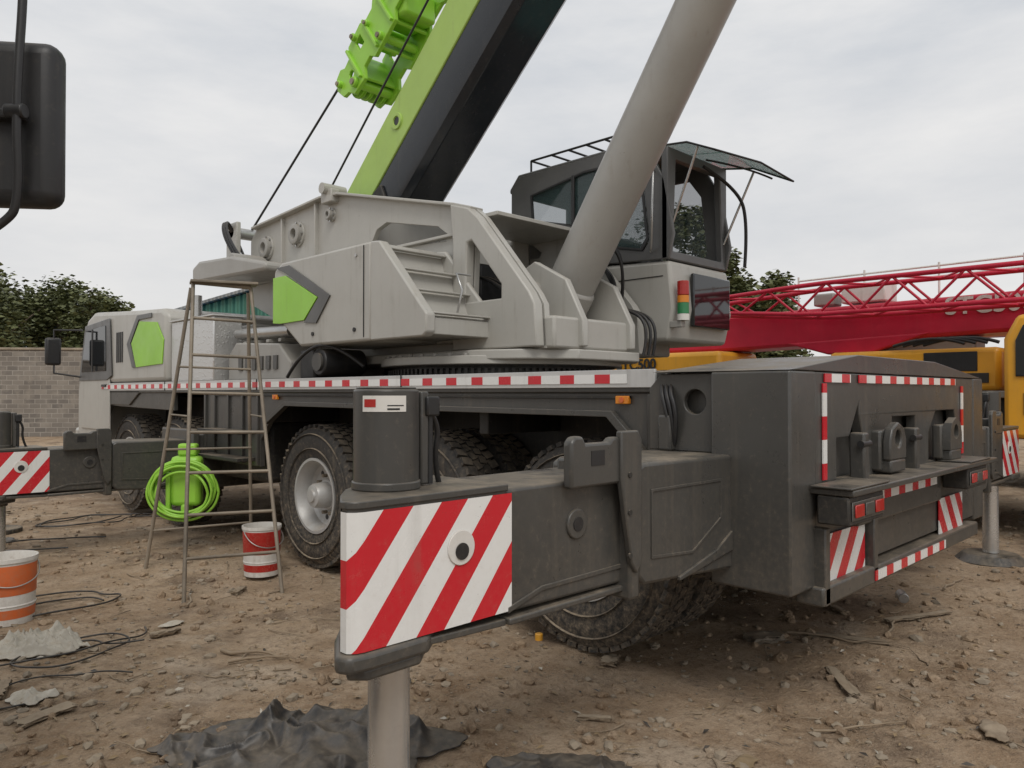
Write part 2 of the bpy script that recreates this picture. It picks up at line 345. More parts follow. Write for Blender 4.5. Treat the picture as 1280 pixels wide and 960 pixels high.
for zz in (.82,1.05): box('side_step',2.86,3.02,6.1,6.9,zz,zz+.03,'dark2',TC,.004)
plate('arch_lip','X',[(2.10,1.12),(2.30,1.31),(5.55,1.33),(5.88,1.17),(5.86,1.14),(5.54,1.295),(2.33,1.28),(2.14,1.10)],2.985,3.03,'dark',TC,.003)
plate('gutter','X',[(2.2,1.37),(6.9,1.37),(6.9,1.385),(2.2,1.385)],3.005,3.02,'dark2',TC,.002)
box('frame_rail',3.75,3.95,2.0,10.6,.75,1.35,'dark2',TC); box('frame_rail',4.75,4.95,2.0,10.6,.75,1.35,'dark2',TC)
box('frame_belly',3.95,4.75,2.0,10.4,.85,1.2,'dark2',TC)
for yy in (3.3,4.6,5.95,6.7): box('cross_member',3.1,5.6,yy,yy+.08,1.15,1.39,'dark2',TC)
box('fuel_tank',3.12,3.7,6.05,7.0,.62,1.15,'dark2',TC,.05)
for yy in (2.6,3.95,5.3,8.05,9.4):
    cyl('axle',(3.4,yy,.6),(5.3,yy,.6),.09,'dark2',TC); 
    cyl('differential',(4.2,yy,.6),(4.5,yy,.6),.22,'dark2',TC)
    dual=yy<7
    wheel('wheel',3.1,yy,.595,.56,TC,1,dual); wheel('wheel',5.6,yy,.595,.56,TC,-1,dual)
    if dual: box('leaf_spring',3.9,4.0,yy-.5,yy+.5,.66,.72,'dark2',TC)
for (yy) in (2.24,5.72): 
    box('side_marker_lamp',2.995,3.018,yy-.04,yy+.04,1.345,1.385,'amber',TC,.004)
    cyl('marker_reflector',(2.99,yy,1.365),(2.996,yy,1.365),.014,'orange',TC,seg=12)
box('front_outrigger_housing',2.9,5.7,7.1,7.75,.50,1.02,'dark',TC,.02)
box('front_housing_cap',2.88,2.95,7.06,7.8,.46,1.06,'dark',TC,.015)
# rear housing
box('rear_housing_near',2.9,3.14,1.346,1.70,.59,1.49,'dark',TC,.01)
box('rear_housing_far',5.5,5.72,1.346,1.90,.59,1.49,'dark',TC,.01)
plate('rear_housing_wing','X',[[(1.68,1.14),(1.68,1.485),(1.98,1.485),(2.04,1.42),(2.04,1.14)],circ(1.80,1.36,.055)],2.94,2.97,'dark',TC,.004)
plate('rear_housing_wing_back','X',[(1.68,1.14),(1.68,1.48),(1.98,1.48),(2.04,1.42),(2.04,1.14)],3.0,3.1,'dark',TC,.004)
box('wing_lug',2.90,2.955,1.90,1.97,1.14,1.30,'dark',TC,.01)
for k in range(3): tube('rear_hose',[(3.05,1.95+.03*k,1.49),(2.92,1.93+.02*k,1.44),(2.90,1.86+.03*k,1.3),(2.93,1.9,1.17)],.010,'blk',TC)
box('rear_core',3.14,5.5,1.42,2.0,.62,1.45,'dark',TC,.01)
bm=bmesh.new()
v=[bm.verts.new(p) for p in [(2.9,1.346,1.492),(5.72,1.346,1.492),(5.72,2.0,1.492),(2.9,2.0,1.492),(3.62,1.352,1.575),(4.75,1.352,1.575),(4.75,1.95,1.575),(3.62,1.95,1.575)]]
for f in ((0,1,5,4),(1,2,6,5),(2,3,7,6),(3,0,4,7),(4,5,6,7),(3,2,1,0)): bm.faces.new([v[i] for i in f])
frombm('rear_top_cover',bm,'dark',TC,.004)
plate('rear_face','Y',[[(3.14,.62),(5.5,.62),(5.5,1.488),(3.14,1.488)],
   [(3.36,1.02),(3.36,1.20),(3.5,1.20),(3.62,1.36),(3.62,1.30),(3.75,1.02)],
   [(4.05,1.02),(4.05,1.28),(4.4,1.28),(4.4,1.02)],
   [(4.62,1.02),(4.62,1.18),(4.75,1.3),(5.1,1.3),(5.2,1.02)]],1.350,1.40,'dark',TC,.005)
for x in (3.9,4.84):
    plate('tow_eye','Y',[[(x-.11,1.08),(x+.11,1.08),(x+.11,1.17),(x+.08,1.23),(x,1.26),(x-.08,1.23),(x-.11,1.17)],circ(x,1.18,.042)],1.27,1.31,'dark',TC,.008)
    box('tow_eye_block',x-.13,x+.13,1.31,1.36,1.03,1.22,'dark',TC,.01)
    box('tow_eye_foot',x-.10,x+.10,1.27,1.36,1.02,1.08,'dark',TC,.01)
for x in (3.55,4.25): 
    box('hinge_post',x-.03,x+.03,1.29,1.36,1.0,1.22,'dark',TC,.01); cyl('hinge_pin',(x-.05,1.30,1.17),(x+.05,1.30,1.17),.016,'blk',TC,seg=14)
box('rear_tape_top',3.22,3.50,1.341,1.347,1.445,1.482,'srear',TC,0); box('rear_tape_top',3.6,5.1,1.341,1.347,1.445,1.482,'srear',TC,0)
box('rear_tape_vertical',3.20,3.24,1.341,1.347,1.03,1.44,'svert',TC,0); box('rear_tape_vertical',5.22,5.26,1.341,1.347,1.03,1.44,'svert',TC,0)
box('bumper_shelf',3.08,5.3,1.17,1.36,.985,1.012,'dark',TC,.006)
box('bumper_face',3.5,4.7,1.31,1.36,.80,.98,'dark',TC,.01)
box('bumper_tape',3.6,4.6,1.303,1.308,.90,.945,'srear',TC,0)
for x in (3.08,4.75):
    box('tail_lamp_box',x,x+.38,1.19,1.32,.865,.982,'dark2',TC,.008)
    box('tail_lamp_bezel',x+.02,x+.36,1.182,1.189,.885,.962,'dark',TC,.004)
    for i in range(3): box('lamp_cell',x+.035+i*.11,x+.125+i*.11,1.174,1.182,.898,.950,'redl' if i!=1 else 'dark',TC,.012)
    box('lamp_hood',x-.02,x+.40,1.17,1.34,1.014,1.022,'dark',TC,.003)
box('hazard_plate_rear',3.18,3.64,1.335,1.341,.60,.80,'bstripe',TC,0); box('hazard_plate_rear',4.75,5.2,1.335,1.341,.60,.80,'bstripe2',TC,0)
box('under_bar',3.1,5.4,1.30,1.42,.52,.60,'dark',TC,.01); box('under_bar_tape',3.66,4.72,1.294,1.299,.535,.58,'srear',TC,0)
for x in (3.12,3.66): box('hazard_bracket',x,x+.05,1.30,1.36,.52,.84,'dark',TC,.006)

# ---- driver cab
plate('driver_cab_body','X',[(8.02,1.515),(8.02,2.22),(8.15,2.28),(9.0,2.32),(10.35,2.40),(10.62,2.32),(10.80,2.10),(10.95,1.60),(11.0,1.45),(11.0,.75),(10.05,.75),(10.0,1.515)],3.0,5.6,'grey',TC,.05)
plate('driver_door','X',[(9.70,.95),(10.78,.95),(10.84,1.5),(10.62,2.22),(9.75,2.26)],2.985,3.003,'grey',TC,.008)
plate('driver_door_frame','X',[(9.62,1.60),(9.78,1.55),(10.86,1.55),(10.62,2.24),(9.70,2.28)],2.976,2.99,'cabd',TC,.006)
plate('driver_window','X',[(9.80,1.66),(10.74,1.66),(10.56,2.17),(9.82,2.20)],2.968,2.978,'glassd',TC,.003)
box('window_post',2.962,2.975,10.28,10.32,1.66,2.18,'blk',TC,.002)
box('door_handle',2.965,2.985,9.8,9.95,1.47,1.50,'blk',TC,.004)
plate('front_fender','X',[(8.75,1.42),(10.0,1.42),(10.0,.8),(9.96,.8),(9.9,1.1),(9.7,1.26),(9.1,1.26)],3.0,3.05,'dark',TC,.006)
plate('cab_lime_patch','X',[(8.10,1.70),(8.06,1.95),(8.25,2.14),(8.75,2.18),(9.0,1.95),(8.85,1.68)],2.988,2.998,'lime',TC,.002)
plate('cab_chevron','X',[(8.86,1.68),(8.97,1.68),(9.14,1.95),(8.82,2.25),(8.4,2.25),(8.4,2.20),(8.77,2.20),(9.03,1.95)],2.986,2.998,'cabd',TC,.002)
for yy in (9.3,9.36,9.42,9.48): box('cab_vent',2.992,3.001,yy,yy+.03,1.75,2.1,'blk',TC,.002)
box('windscreen',3.15,5.45,10.86,10.88,1.6,2.15,'glassd',TC,.01)
box('cab_step',2.95,3.05,10.2,10.7,.55,.6,'blk',TC); box('front_bumper',3.0,5.6,10.9,11.12,.6,.95,'grey',TC,.04)
box('wing_mirror',2.62,2.80,10.95,11.03,1.75,2.1,'blk',TC,.03); tube('mirror_arm',[(3.0,10.8,2.2),(2.72,10.98,2.2),(2.72,10.98,1.65),(3.0,10.8,1.6)],.014,'blk',TC,False)
cyl('exhaust_stack',(3.3,7.98,2.1),(3.3,7.98,2.42),.05,'steel',TC); 
box('checker_box',3.04,3.32,6.98,7.98,1.51,2.12,'check',TC,.01); box('checker_box_lid',3.02,3.34,6.96,7.99,2.12,2.135,'alu',TC,.004)
box('checker_frame',3.03,3.04,7.46,7.50,1.52,2.12,'alu',TC,.002)
box('rear_cab_box',3.6,5.5,7.3,7.95,1.51,2.10,'grey2',TC,.02)
plate('engine_hood','X',[(5.75,1.51),(5.75,1.66),(5.95,1.82),(6.75,1.86),(6.9,1.75),(6.9,1.51)],3.15,4.1,'grey2',TC,.015)
for i in range(6): box('louvre',3.135,3.152,5.95+i*.13,6.02+i*.13,1.60,1.72,'dark',TC,.002)
for i in range(4): box('hood_rib',3.2,4.05,6.0+i*.22,6.05+i*.22,1.84,1.87,'grey2',TC,.005)
for k in range(3): cyl('pipe_bundle',(3.25+.14*k,5.9,1.93),(3.25+.14*k,6.9,1.95),.05,'steel',TC)
cyl('air_filter',(3.12,5.25,1.64),(3.5,5.25,1.64),.105,'blk',TC,bev=.01); cyl('air_filter_cap',(3.10,5.25,1.64),(3.12,5.25,1.64),.07,'dark',TC)
box('valve_box',3.2,3.6,5.45,5.68,1.51,1.75,'blk',TC,.02)
tube('deck_hose',[(3.1,5.7,1.53),(3.05,5.4,1.72),(3.15,5.1,1.80),(3.3,4.9,1.6)],.014,'blk',TC)
box('deck_tank',4.5,5.5,5.8,7.0,1.51,1.9,'grey2',TC,.03)
box('tool_case',5.1,5.6,2.2,3.0,1.51,1.62,'dark2',TC,.01)

# ---- slewing ring and turret
lathe('slewing_ring',[(0,0),(0,.86),(.03,.86),(.03,.90),(.055,.90),(.055,.88),(.085,.88),(.085,.92),(.12,.92),(.12,0)],(4.33,4.45,1.505),'dark2',TC,1,'Z',96)
bm=bmesh.new()
for i in range(120):
    t=i*2*math.pi/120; bmesh.ops.create_cube(bm,size=1,matrix=Matrix.Translation((4.33+.9*math.cos(t),4.45+.9*math.sin(t),1.548))@Matrix.Rotation(t,4,'Z')@Matrix.Diagonal((.035,.022,.05,1)))
frombm('ring_gear_teeth',bm,'dark2',TC,0,False)
plate('turret_base','Z',[(3.55,3.9),(3.72,3.55),(4.0,3.35),(4.7,3.35),(4.95,3.55),(5.1,3.9),(5.1,5.2),(4.9,7.6),(3.8,7.6),(3.55,5.2)],1.63,1.70,'grey',TC,.01)
plate('turret_base_lip','Z',circ(4.33,4.45,.97,64),1.60,1.66,'grey',TC,.006)
bm=bmesh.new()
for i in range(48):
    t=i*2*math.pi/48; bmesh.ops.create_cone(bm,cap_ends=True,segments=6,radius1=.016,radius2=.016,depth=.02,matrix=Matrix.Translation((4.33+.93*math.cos(t),4.45+.93*math.sin(t),1.668)))
frombm('ring_bolts',bm,'grey2',TC)
side=[(7.75,2.35),(7.75,3.02),(7.62,3.14),(6.25,3.22),(5.95,3.20),(4.35,2.82),(4.15,2.76),(4.05,2.68),(3.52,2.08),(3.47,2.0),(3.45,1.70),(6.2,1.70),(6.5,1.9)]
hole1=[(5.50,2.70),(5.42,2.80),(5.28,2.84),(4.60,2.70),(4.48,2.62),(4.50,2.57),(5.42,2.62)]
hole2=[(4.16,2.50),(4.11,2.51),(3.80,2.16),(3.80,2.06),(4.18,2.06)]
for (xa,xb) in ((3.78,3.83),(4.84,4.89)):
    plate('turret_side_plate','X',[side,hole1,hole2],xa,xb,'grey',TC,.004)
arm=[(4.35,2.815),(4.15,2.755),(4.05,2.675),(3.53,2.085),(3.48,2.0),(3.46,1.71),(4.32,1.71),(4.32,2.5)]
plate('arm_frame','X',[arm,hole2],3.69,3.775,'grey',TC,.012); plate('arm_frame','X',[arm,hole2],4.895,4.94,'grey',TC,.012)
def bar(p,q,x0,x1,th,mat='grey',nm='flange',bev=.006):
    d=Vector((q[0]-p[0],q[1]-p[1])); n=Vector((d.y,-d.x)).normalized()*th/2
    plate(nm,'X',[(p[0]+n.x,p[1]+n.y),(q[0]+n.x,q[1]+n.y),(q[0]-n.x,q[1]-n.y),(p[0]-n.x,p[1]-n.y)],x0,x1,mat,TC,bev)
for xa in (3.715,4.82):
    for a,b_ in zip(side[2:6],side[3:7]): bar(a,b_,xa,xa+.13,.024)
bar((4.33,2.60),(5.55,2.60),3.74,3.80,.025)
plate('turret_top_plate','Y',[(3.83,2.70),(4.84,2.70),(4.84,2.73),(3.83,2.73)],3.98,4.6,'grey',TC,.004)
box('turret_front_box',3.78,4.62,3.38,3.60,1.70,1.92,'grey',TC,.02)
box('turret_floor_box',3.84,4.83,3.6,6.6,1.705,1.95,'grey2',TC,.02)
for xa in (4.03,4.58):
    plate('cylinder_clevis','X',[(3.34,1.72),(3.34,1.90),(3.50,2.20),(3.80,2.36),(4.05,2.25),(4.15,1.9),(4.15,1.72)],xa,xa+.06,'grey',TC,.01)
cyl('clevis_pin',(3.98,3.80,2.14),(4.70,3.80,2.14),.07,'grey2',TC,bev=.01)
for x in (4.68,4.74,4.80): tube('front_hose',[(x,3.9,2.1),(x,3.45,2.05),(x+.02,3.25,1.9),(x,3.3,1.68)],.012,'blk',TC)
box('tread_between',3.84,4.84,6.5,7.7,2.3,2.6,'grey2',TC,.02)
cyl('winch_drum',(3.84,6.95,2.85),(4.84,6.95,2.85),.2,'steel',TC); cyl('winch_flange',(3.86,6.95,2.85),(3.9,6.95,2.85),.25,'grey',TC)
box('turret_bulkhead',3.84,4.84,5.6,5.66,1.9,3.05,'grey2',TC)
box('hydraulic_block',3.95,4.2,4.3,4.7,1.95,2.4,'blk',TC,.02)
for i in range(7):
    x=3.88+i*.09; tube('hydraulic_hose',[(x,5.4,2.0+.05*i),(x,5.0,2.5),(x+.05,4.5,2.35),(x+.03,4.0,2.2),(x,3.75,1.98)],.014,'blk',TC)
def boss(y,z,r,x=3.78):
    cyl('boss_flange',(x-.02,y,z),(x+.01,y,z),r*1.25,'grey',TC,bev=.004)
    lathe('boss_ring',[(0,r),(.05,r),(.055,r*.9),(.055,r*.55),(.01,r*.5),(.01,0)],(x-.01,y,z),'grey2',TC,-1,'X',36)
    for i in range(8): 
        t=i*math.pi/4; cyl('boss_bolt',(x-.035,y+r*1.12*math.cos(t),z+r*1.12*math.sin(t)),(x-.015,y+r*1.12*math.cos(t),z+r*1.12*math.sin(t)),.011,'steel',TC,seg=6)
boss(7.36,2.90,.10); boss(6.74,2.95,.10); boss(6.12,3.04,.05)
box('pin_retainer',3.70,3.79,6.02,6.20,3.14,3.26,'grey',TC,.01); cyl('pivot_pin',(3.66,6.12,3.27),(3.9,6.12,3.27),.05,'grey',TC)
bar((7.7,2.55),(6.4,2.55),3.72,3.80,.03); bar((7.02,2.56),(7.02,3.15),3.74,3.79,.022); bar((6.38,2.56),(6.38,3.19),3.74,3.79,.022)
plate('counterweight','X',[(6.5,2.52),(6.5,2.60),(7.2,2.74),(7.95,2.78),(8.12,2.72),(8.12,2.60),(8.0,2.56)],3.3,5.3,'grey2',TC,.03)
box('rear_bracket',3.62,3.67,7.75,8.0,2.77,3.22,'grey',TC,.01); box('rear_bracket',3.92,3.97,7.75,8.0,2.77,3.22,'grey',TC,.01)
cyl('rope_roller',(3.62,7.88,3.12),(4.0,7.88,3.12),.06,'steel',TC)
cyl('rear_motor',(3.40,7.4,2.72),(3.75,7.4,2.72),.09,'grey2',TC,bev=.01)
for k in range(3): tube('motor_hose',[(3.5,7.4+.05*k,2.78),(3.45,7.6+.05*k,3.0),(3.55,7.85+.04*k,3.28),(3.72,7.85,2.95),(3.7,7.7,2.8)],.013,'blk',TC)
# side cover with stairs
plate('side_cover_rear','X',[(4.52,1.77),(4.52,2.48),(5.80,2.48),(5.93,2.42),(5.96,2.08),(5.50,1.77)],3.1,3.74,'grey',TC,.02)
plate('stair_body','X',[(4.53,1.79),(4.53,2.42),(4.46,2.42),(4.42,2.28),(4.34,2.26),(4.30,2.12),(4.20,2.10),(4.15,1.97),(4.0,1.93),(3.93,1.90),(3.93,1.79)],3.18,3.72,'grey',TC,.006)
plate('stair_stringer','X',[(4.525,1.77),(4.525,2.48),(4.42,2.47),(3.93,1.96),(3.89,1.92),(3.89,1.80),(3.93,1.77)],3.1,3.18,'grey',TC,.012)
plate('stair_stringer','X',[(4.525,1.77),(4.525,2.48),(4.42,2.47),(3.93,1.96),(3.89,1.92),(3.89,1.80),(3.93,1.77)],3.70,3.74,'grey',TC,.012)
for (y,z) in ((4.44,2.425),(4.31,2.27),(4.17,2.11),(3.95,1.93)): box('stair_tread',3.185,3.70,y-.04,y+.02,z-.004,z+.008,'grey',TC,.004)
tube('grab_handle',[(3.42,3.95,1.95),(3.42,3.90,2.10),(3.42,3.96,2.22),(3.55,3.96,2.22)],.008,'steel',TC,False)
plate('cover_lime_patch','X',[(5.92,1.98),(5.92,2.36),(5.72,2.36),(5.22,2.14),(5.42,1.975),(5.8,1.97)],3.084,3.097,'lime',TC,.002)
plate('cover_chevron','X',[(5.72,2.38),(5.88,2.44),(5.66,2.44),(5.04,2.14),(5.24,1.94),(5.42,1.955),(5.20,2.14)],3.086,3.097,'cabd',TC,.002)
for yy in (5.75,4.7): cyl('cover_latch',(3.09,yy,2.40),(3.1,yy,2.40),.012,'steel',TC,seg=10)
for yy in (5.3,4.72): cyl('cover_lock',(3.09,yy,1.86),(3.1,yy,1.86),.016,'blk',TC,seg=12)
box('cover_seam',3.094,3.1,4.60,4.606,1.80,2.46,'dark2',TC,0)
# ---- boom
def sweep(name,sec,p0,p1,mat,closed=True,bev=.01):
    d=Vector((p1[0]-p0[0],p1[1]-p0[1])).normalized(); nrm=Vector((-abs(d.y),-abs(d.x)))
    bm=bmesh.new(); rs=[]
    for p in (p0,p1): rs.append([bm.verts.new((x,p[0]+nrm.x*n_,p[1]+nrm.y*n_)) for x,n_ in sec])
    k=len(sec)
    for i in range(k): bm.faces.new((rs[0][i],rs[0][(i+1)%k],rs[1][(i+1)%k],rs[1][i]))
    bm.faces.new(rs[0]); bm.faces.new(rs[1][::-1]); bmesh.ops.recalc_face_normals(bm,faces=bm.faces)
    return frombm(name,bm,mat,TC,bev)
b0=(6.7,3.30-.88*.35); b1=(-3.0,3.30+.88*9.35)
sweep('boom_upper',[(4.05,0),(4.60,0),(4.60,.36),(4.05,.36)],b0,b1,'limeb')
sweep('boom_lower',[(4.062,.36),(4.588,.36),(4.588,.57),(4.56,.67),(4.50,.72),(4.15,.72),(4.09,.67),(4.062,.57)],b0,b1,'black',True,.006)
dv=Vector((-.7506,.6607)); nv=Vector((-.6607,-.7506))
def bp_(s,n_): 
    q=Vector(b0)+dv*s+nv*n_; return q
for s,rr in ((1.45,.075),(2.75,.03),(3.5,.065),(4.6,.065)):
    q=bp_(s,.17); lathe('boom_boss',[(0,rr),(.015,rr*.95),(.015,rr*.6),(.004,rr*.55),(.004,0)],(4.05,q[0],q[1]),'limeb',TC,-1,'X',28)
    cyl('boom_boss_hole',(4.044,q[0],q[1]),(4.05,q[0],q[1]),rr*.5,'blk',TC,seg=18)
q=bp_(.85,.50)
plate('boom_foot_gusset','X',[(q[0]-.12,q[1]-.1),(q[0]+.1,q[1]-.12),(q[0]+.12,q[1]+.06),(q[0],q[1]+.12)],4.03,4.065,'dark2',TC,.01)
# lift cylinder
c0=Vector((4.36,3.80,2.10)); c1=Vector((4.36,.9,6.5)); cdv=(c1-c0).normalized()
cyl('lift_cylinder',c0+cdv*.1,c1,.182,'grey2',TC,seg=64,bev=.01); 
cyl('lift_cylinder_foot',c0-cdv*.18,c0+cdv*.14,.20,'grey2',TC,seg=48,bev=.03)
cyl('lift_rod',c1,c1+cdv*1.1,.13,'chrome',TC,seg=40)
tube('cylinder_pipe',[tuple(c0+cdv*.3+Vector((.2,-.05,0))),tuple(c0+cdv*2+Vector((.21,-.05,0))),tuple(c0+cdv*4.6+Vector((.21,-.05,0)))],.014,'grey2',TC)
for k in (0,1,2): tube('cylinder_hose',[(4.5+.04*k,3.75,2.3),(4.62,3.6+.03*k,2.6),(4.75,3.5,2.35+.05*k),(4.8,3.6,2.05)],.012,'blk',TC)
# jib head above the boom
A=Vector((6.5,4.42)); jd=Vector((-.80,.60)).normalized(); jn=Vector((-jd.y,jd.x)); jn=jn if jn.y>0 else -jn
def J(s,n_): q=A+jd*s+jn*n_; return (q.x,q.y)
jo=[(-.02,-.12),(-.06,.02),(.0,.13),(.10,.15),(.16,.10),(.26,.11),(.32,.21),(.58,.23),(.66,.17),(.78,.17),(.84,.23),(4.5,.25),(4.5,-.24),(1.3,-.22),(1.22,-.16),(1.0,-.16),(.94,-.24),(.55,-.25),(.50,-.17),(.38,-.17),(.32,-.27),(.12,-.25),(.06,-.15)]
def jr(s0,s1,n0,n1): return [J(s0,n0),J(s1,n0),J(s1,n1),J(s0,n1)]
for xa in (4.10,4.50):
    plate('jib_side_plate','X',[[J(*p) for p in jo],jr(.42,.52,.02,.14),[J(.2+.04*math.cos(t*.8),-.05+.04*math.sin(t*.8)) for t in range(8)],jr(1.35,1.75,-.12,.12),jr(1.95,2.4,-.12,.12)],xa,xa+.04,'lime',TC,.008)
box('jib_core',4.14,4.50,J(.9,0)[0]-.28,J(.9,0)[0]+.12,J(.9,0)[1]-.12,J(.9,0)[1]+.12,'lime',TC,.03)
for (s,n_,r) in ((.02,.02,.035),(.20,-.18,.05),(.45,.18,.035),(.72,-.18,.04),(.66,.10,.03),(1.1,.0,.05)):
    q=J(s,n_); cyl('jib_pin',(4.06,q[0],q[1]),(4.58,q[0],q[1]),r,'lime',TC,bev=.008); cyl('jib_pin_cap',(4.045,q[0],q[1]),(4.06,q[0],q[1]),r*.6,'rust',TC)
for s in (.28,.62,.90): 
    a=J(s,-.22); b_=J(s,.18); d_=J(s+.03,.18); e_=J(s+.03,-.22); plate('jib_web','X',[a,b_,d_,e_],4.07,4.53,'lime',TC,.006)
for x in (4.2,4.28,4.36,4.44):
    q=J(.14,-.08); lathe('sheave',[(0,0),(0,.13),(.01,.135),(.02,.115),(.03,.135),(.04,.13),(.04,0)],(x,q[0],q[1]),'lime',TC,1,'X',30)
tube('hoist_rope',[(3.85,7.88,3.17),(4.15,*J(.0,.10))],.012,'blk',TC,False)
tube('hoist_rope',[(3.98,6.85,3.08),(3.98,5.5,4.24),(3.98,2.0,7.25)],.010,'blk',TC,False)

# ---- operator cab
plate('operator_cab_lower','X',[(3.28,1.80),(3.22,2.05),(3.26,2.42),(3.9,2.45),(4.3,2.72),(4.95,2.82),(4.95,2.3),(4.55,1.80)],4.97,5.85,'grey',TC,.03)
plate('cab_lower_seam','X',[(3.32,2.30),(4.2,2.30),(4.2,2.308),(3.32,2.308)],4.966,4.972,'dark2',TC,0)
cout=[(4.97,3.28),(4.97,2.83),(4.32,2.73),(3.92,2.46),(3.27,2.43),(3.22,2.62),(3.30,3.05),(3.44,3.30),(3.62,3.38),(4.86,3.38)]
cwin=[(4.72,3.18),(4.70,2.95),(4.25,2.84),(3.90,2.60),(3.50,2.52),(3.44,2.6),(3.50,3.1),(3.62,3.26),(4.1,3.27)]
for xa in (4.96,5.82):
    plate('operator_cab_side_frame','X',[cout,cwin],xa,xa+.035,'cabd',TC,.008)
    plate('operator_cab_side_glass','X',[(p[0]*1.0,p[1]) for p in cwin],xa+.012,xa+.018,'glass',TC,0)
plate('window_rubber','X',[cwin,[( (p[0]-4.1)*.965+4.1,(p[1]-2.95)*.95+2.95) for p in cwin]],4.948,4.962,'blk',TC,.002)
box('window_divider',4.945,4.962,4.20,4.23,2.84,3.26,'blk',TC,.003)
plate('operator_cab_roof','X',[(3.40,3.33),(3.60,3.40),(4.88,3.40),(4.99,3.28),(4.99,3.24),(4.86,3.37),(3.60,3.37),(3.42,3.30)],4.96,5.855,'cabd',TC,.012)
plate('cab_back_frame','Y',[[(4.995,2.82),(5.82,2.82),(5.82,3.28),(4.995,3.28)],[(5.1,2.9),(5.72,2.9),(5.72,3.22),(5.1,3.22)]],4.93,4.965,'cabd',TC,.008)
plate('front_frame','Y',[[(4.96,2.43),(5.855,2.43),(5.855,3.30),(4.96,3.30)],[(5.04,2.50),(5.78,2.50),(5.74,3.22),(5.08,3.22)]],3.27,3.33,'cabd',TC,.01)
box('lower_front_glass',5.22,5.78,3.200,3.235,1.92,2.34,'glassd',TC,.01)
box('seat_back',5.25,5.6,4.3,4.42,2.5,2.95,'blk',TC,.06); box('seat_base',5.25,5.7,3.8,4.35,2.42,2.55,'blk',TC,.05); box('console',5.05,5.2,3.6,4.1,2.42,2.62,'blk',TC,.03)
def quad(name,pts,th,mat,bev=.003):
    bm=bmesh.new(); v=[bm.verts.new(p) for p in pts]; f=bm.faces.new(v)
    r=bmesh.ops.extrude_face_region(bm,geom=[f]); bmesh.ops.translate(bm,vec=(0,0,th),verts=[e for e in r['geom'] if isinstance(e,bmesh.types.BMVert)])
    bmesh.ops.recalc_face_normals(bm,faces=bm.faces); return frombm(name,bm,mat,TC,bev)
# propped open, slightly bowed windscreen
W0=[(4.98,3.42,3.33),(5.41,3.42,3.35),(5.84,3.42,3.33)]; W1=[(4.99,3.12,3.30),(5.45,3.06,3.31),(5.92,3.06,3.28)]; W2_=[(5.02,2.90,3.20),(5.5,2.78,3.18),(5.98,2.74,3.12)]
for a,b_ in ((W0,W1),(W1,W2_)):
    for i in range(2): quad('lifted_windscreen',[a[i],a[i+1],b_[i+1],b_[i]],.008,'glassg',0)
for ed in ([W0[0],W1[0],W2_[0]],[W0[2],W1[2],W2_[2]],W2_): tube('windscreen_frame',ed,.008,'blk',TC,False)
quad('roof_glass',[(4.99,3.75,3.42),(5.84,3.75,3.42),(5.84,3.40,3.36),(4.99,3.40,3.36)],.01,'glassg',0)
tube('gas_strut',[(5.80,3.27,2.65),(5.86,3.02,3.24)],.010,'steel',TC,False); tube('gas_strut',[(5.02,3.27,2.7),(5.03,3.05,3.26)],.010,'steel',TC,False)
tube('wiper_arm',[(5.4,3.2,3.27),(5.6,2.95,3.20),(5.85,2.86,3.14)],.008,'blk',TC)
tube('open_front_frame',[(5.4,3.22,3.22),(5.75,3.10,3.08),(5.86,3.08,2.8),(5.88,3.12,2.45)],.014,'blk',TC)
for x in (5.05,5.35,5.65): tube('rack_rail',[(x,3.75,3.53),(x,4.8,3.53)],.010,'blk',TC,False)
for y in (3.75,3.95,4.15,4.35,4.55,4.8): 
    tube('rack_bar',[(5.05,y,3.53),(5.65,y,3.53)],.010,'blk',TC,False)
for (x,y) in ((5.05,3.75),(5.05,4.8),(5.65,3.75),(5.65,4.8)): tube('rack_leg',[(x,y,3.40),(x,y,3.53)],.010,'blk',TC,False)
cyl('stack_lamp_red',(5.0,3.16,2.14),(5.0,3.16,2.25),.045,'redl',TC,bev=.006); cyl('stack_lamp_amber',(5.0,3.16,2.085),(5.0,3.16,2.138),.045,'amber',TC); cyl('stack_lamp_green',(5.0,3.16,2.0),(5.0,3.16,2.083),.045,'greenl',TC); cyl('stack_lamp_base',(5.0,3.16,1.95),(5.0,3.16,1.998),.047,'white',TC)
box('stack_bracket',4.97,5.03,3.16,3.26,1.9,1.948,'grey2',TC,.004)
tube('cab_grab_rail',[(4.95,3.42,2.5),(4.90,3.38,2.55),(4.90,3.36,3.1),(4.95,3.42,3.15)],.010,'steel',TC,False)
box('cab_support',4.5,5.5,3.6,5.0,1.70,1.82,'grey2',TC,.02); box('oil_tank',4.95,5.7,5.0,6.3,1.75,2.75,'grey',TC,.04)
box('turret_upper_box',4.6,4.83,4.6,5.6,2.3,2.85,'grey',TC,.03)
for k in range(3): tube('cab_hose',[(4.95,3.9,2.5-.03*k),(4.80,3.8,2.45),(4.78,3.6,2.15+.05*k),(4.9,3.7,1.95)],.011,'blk',TC)

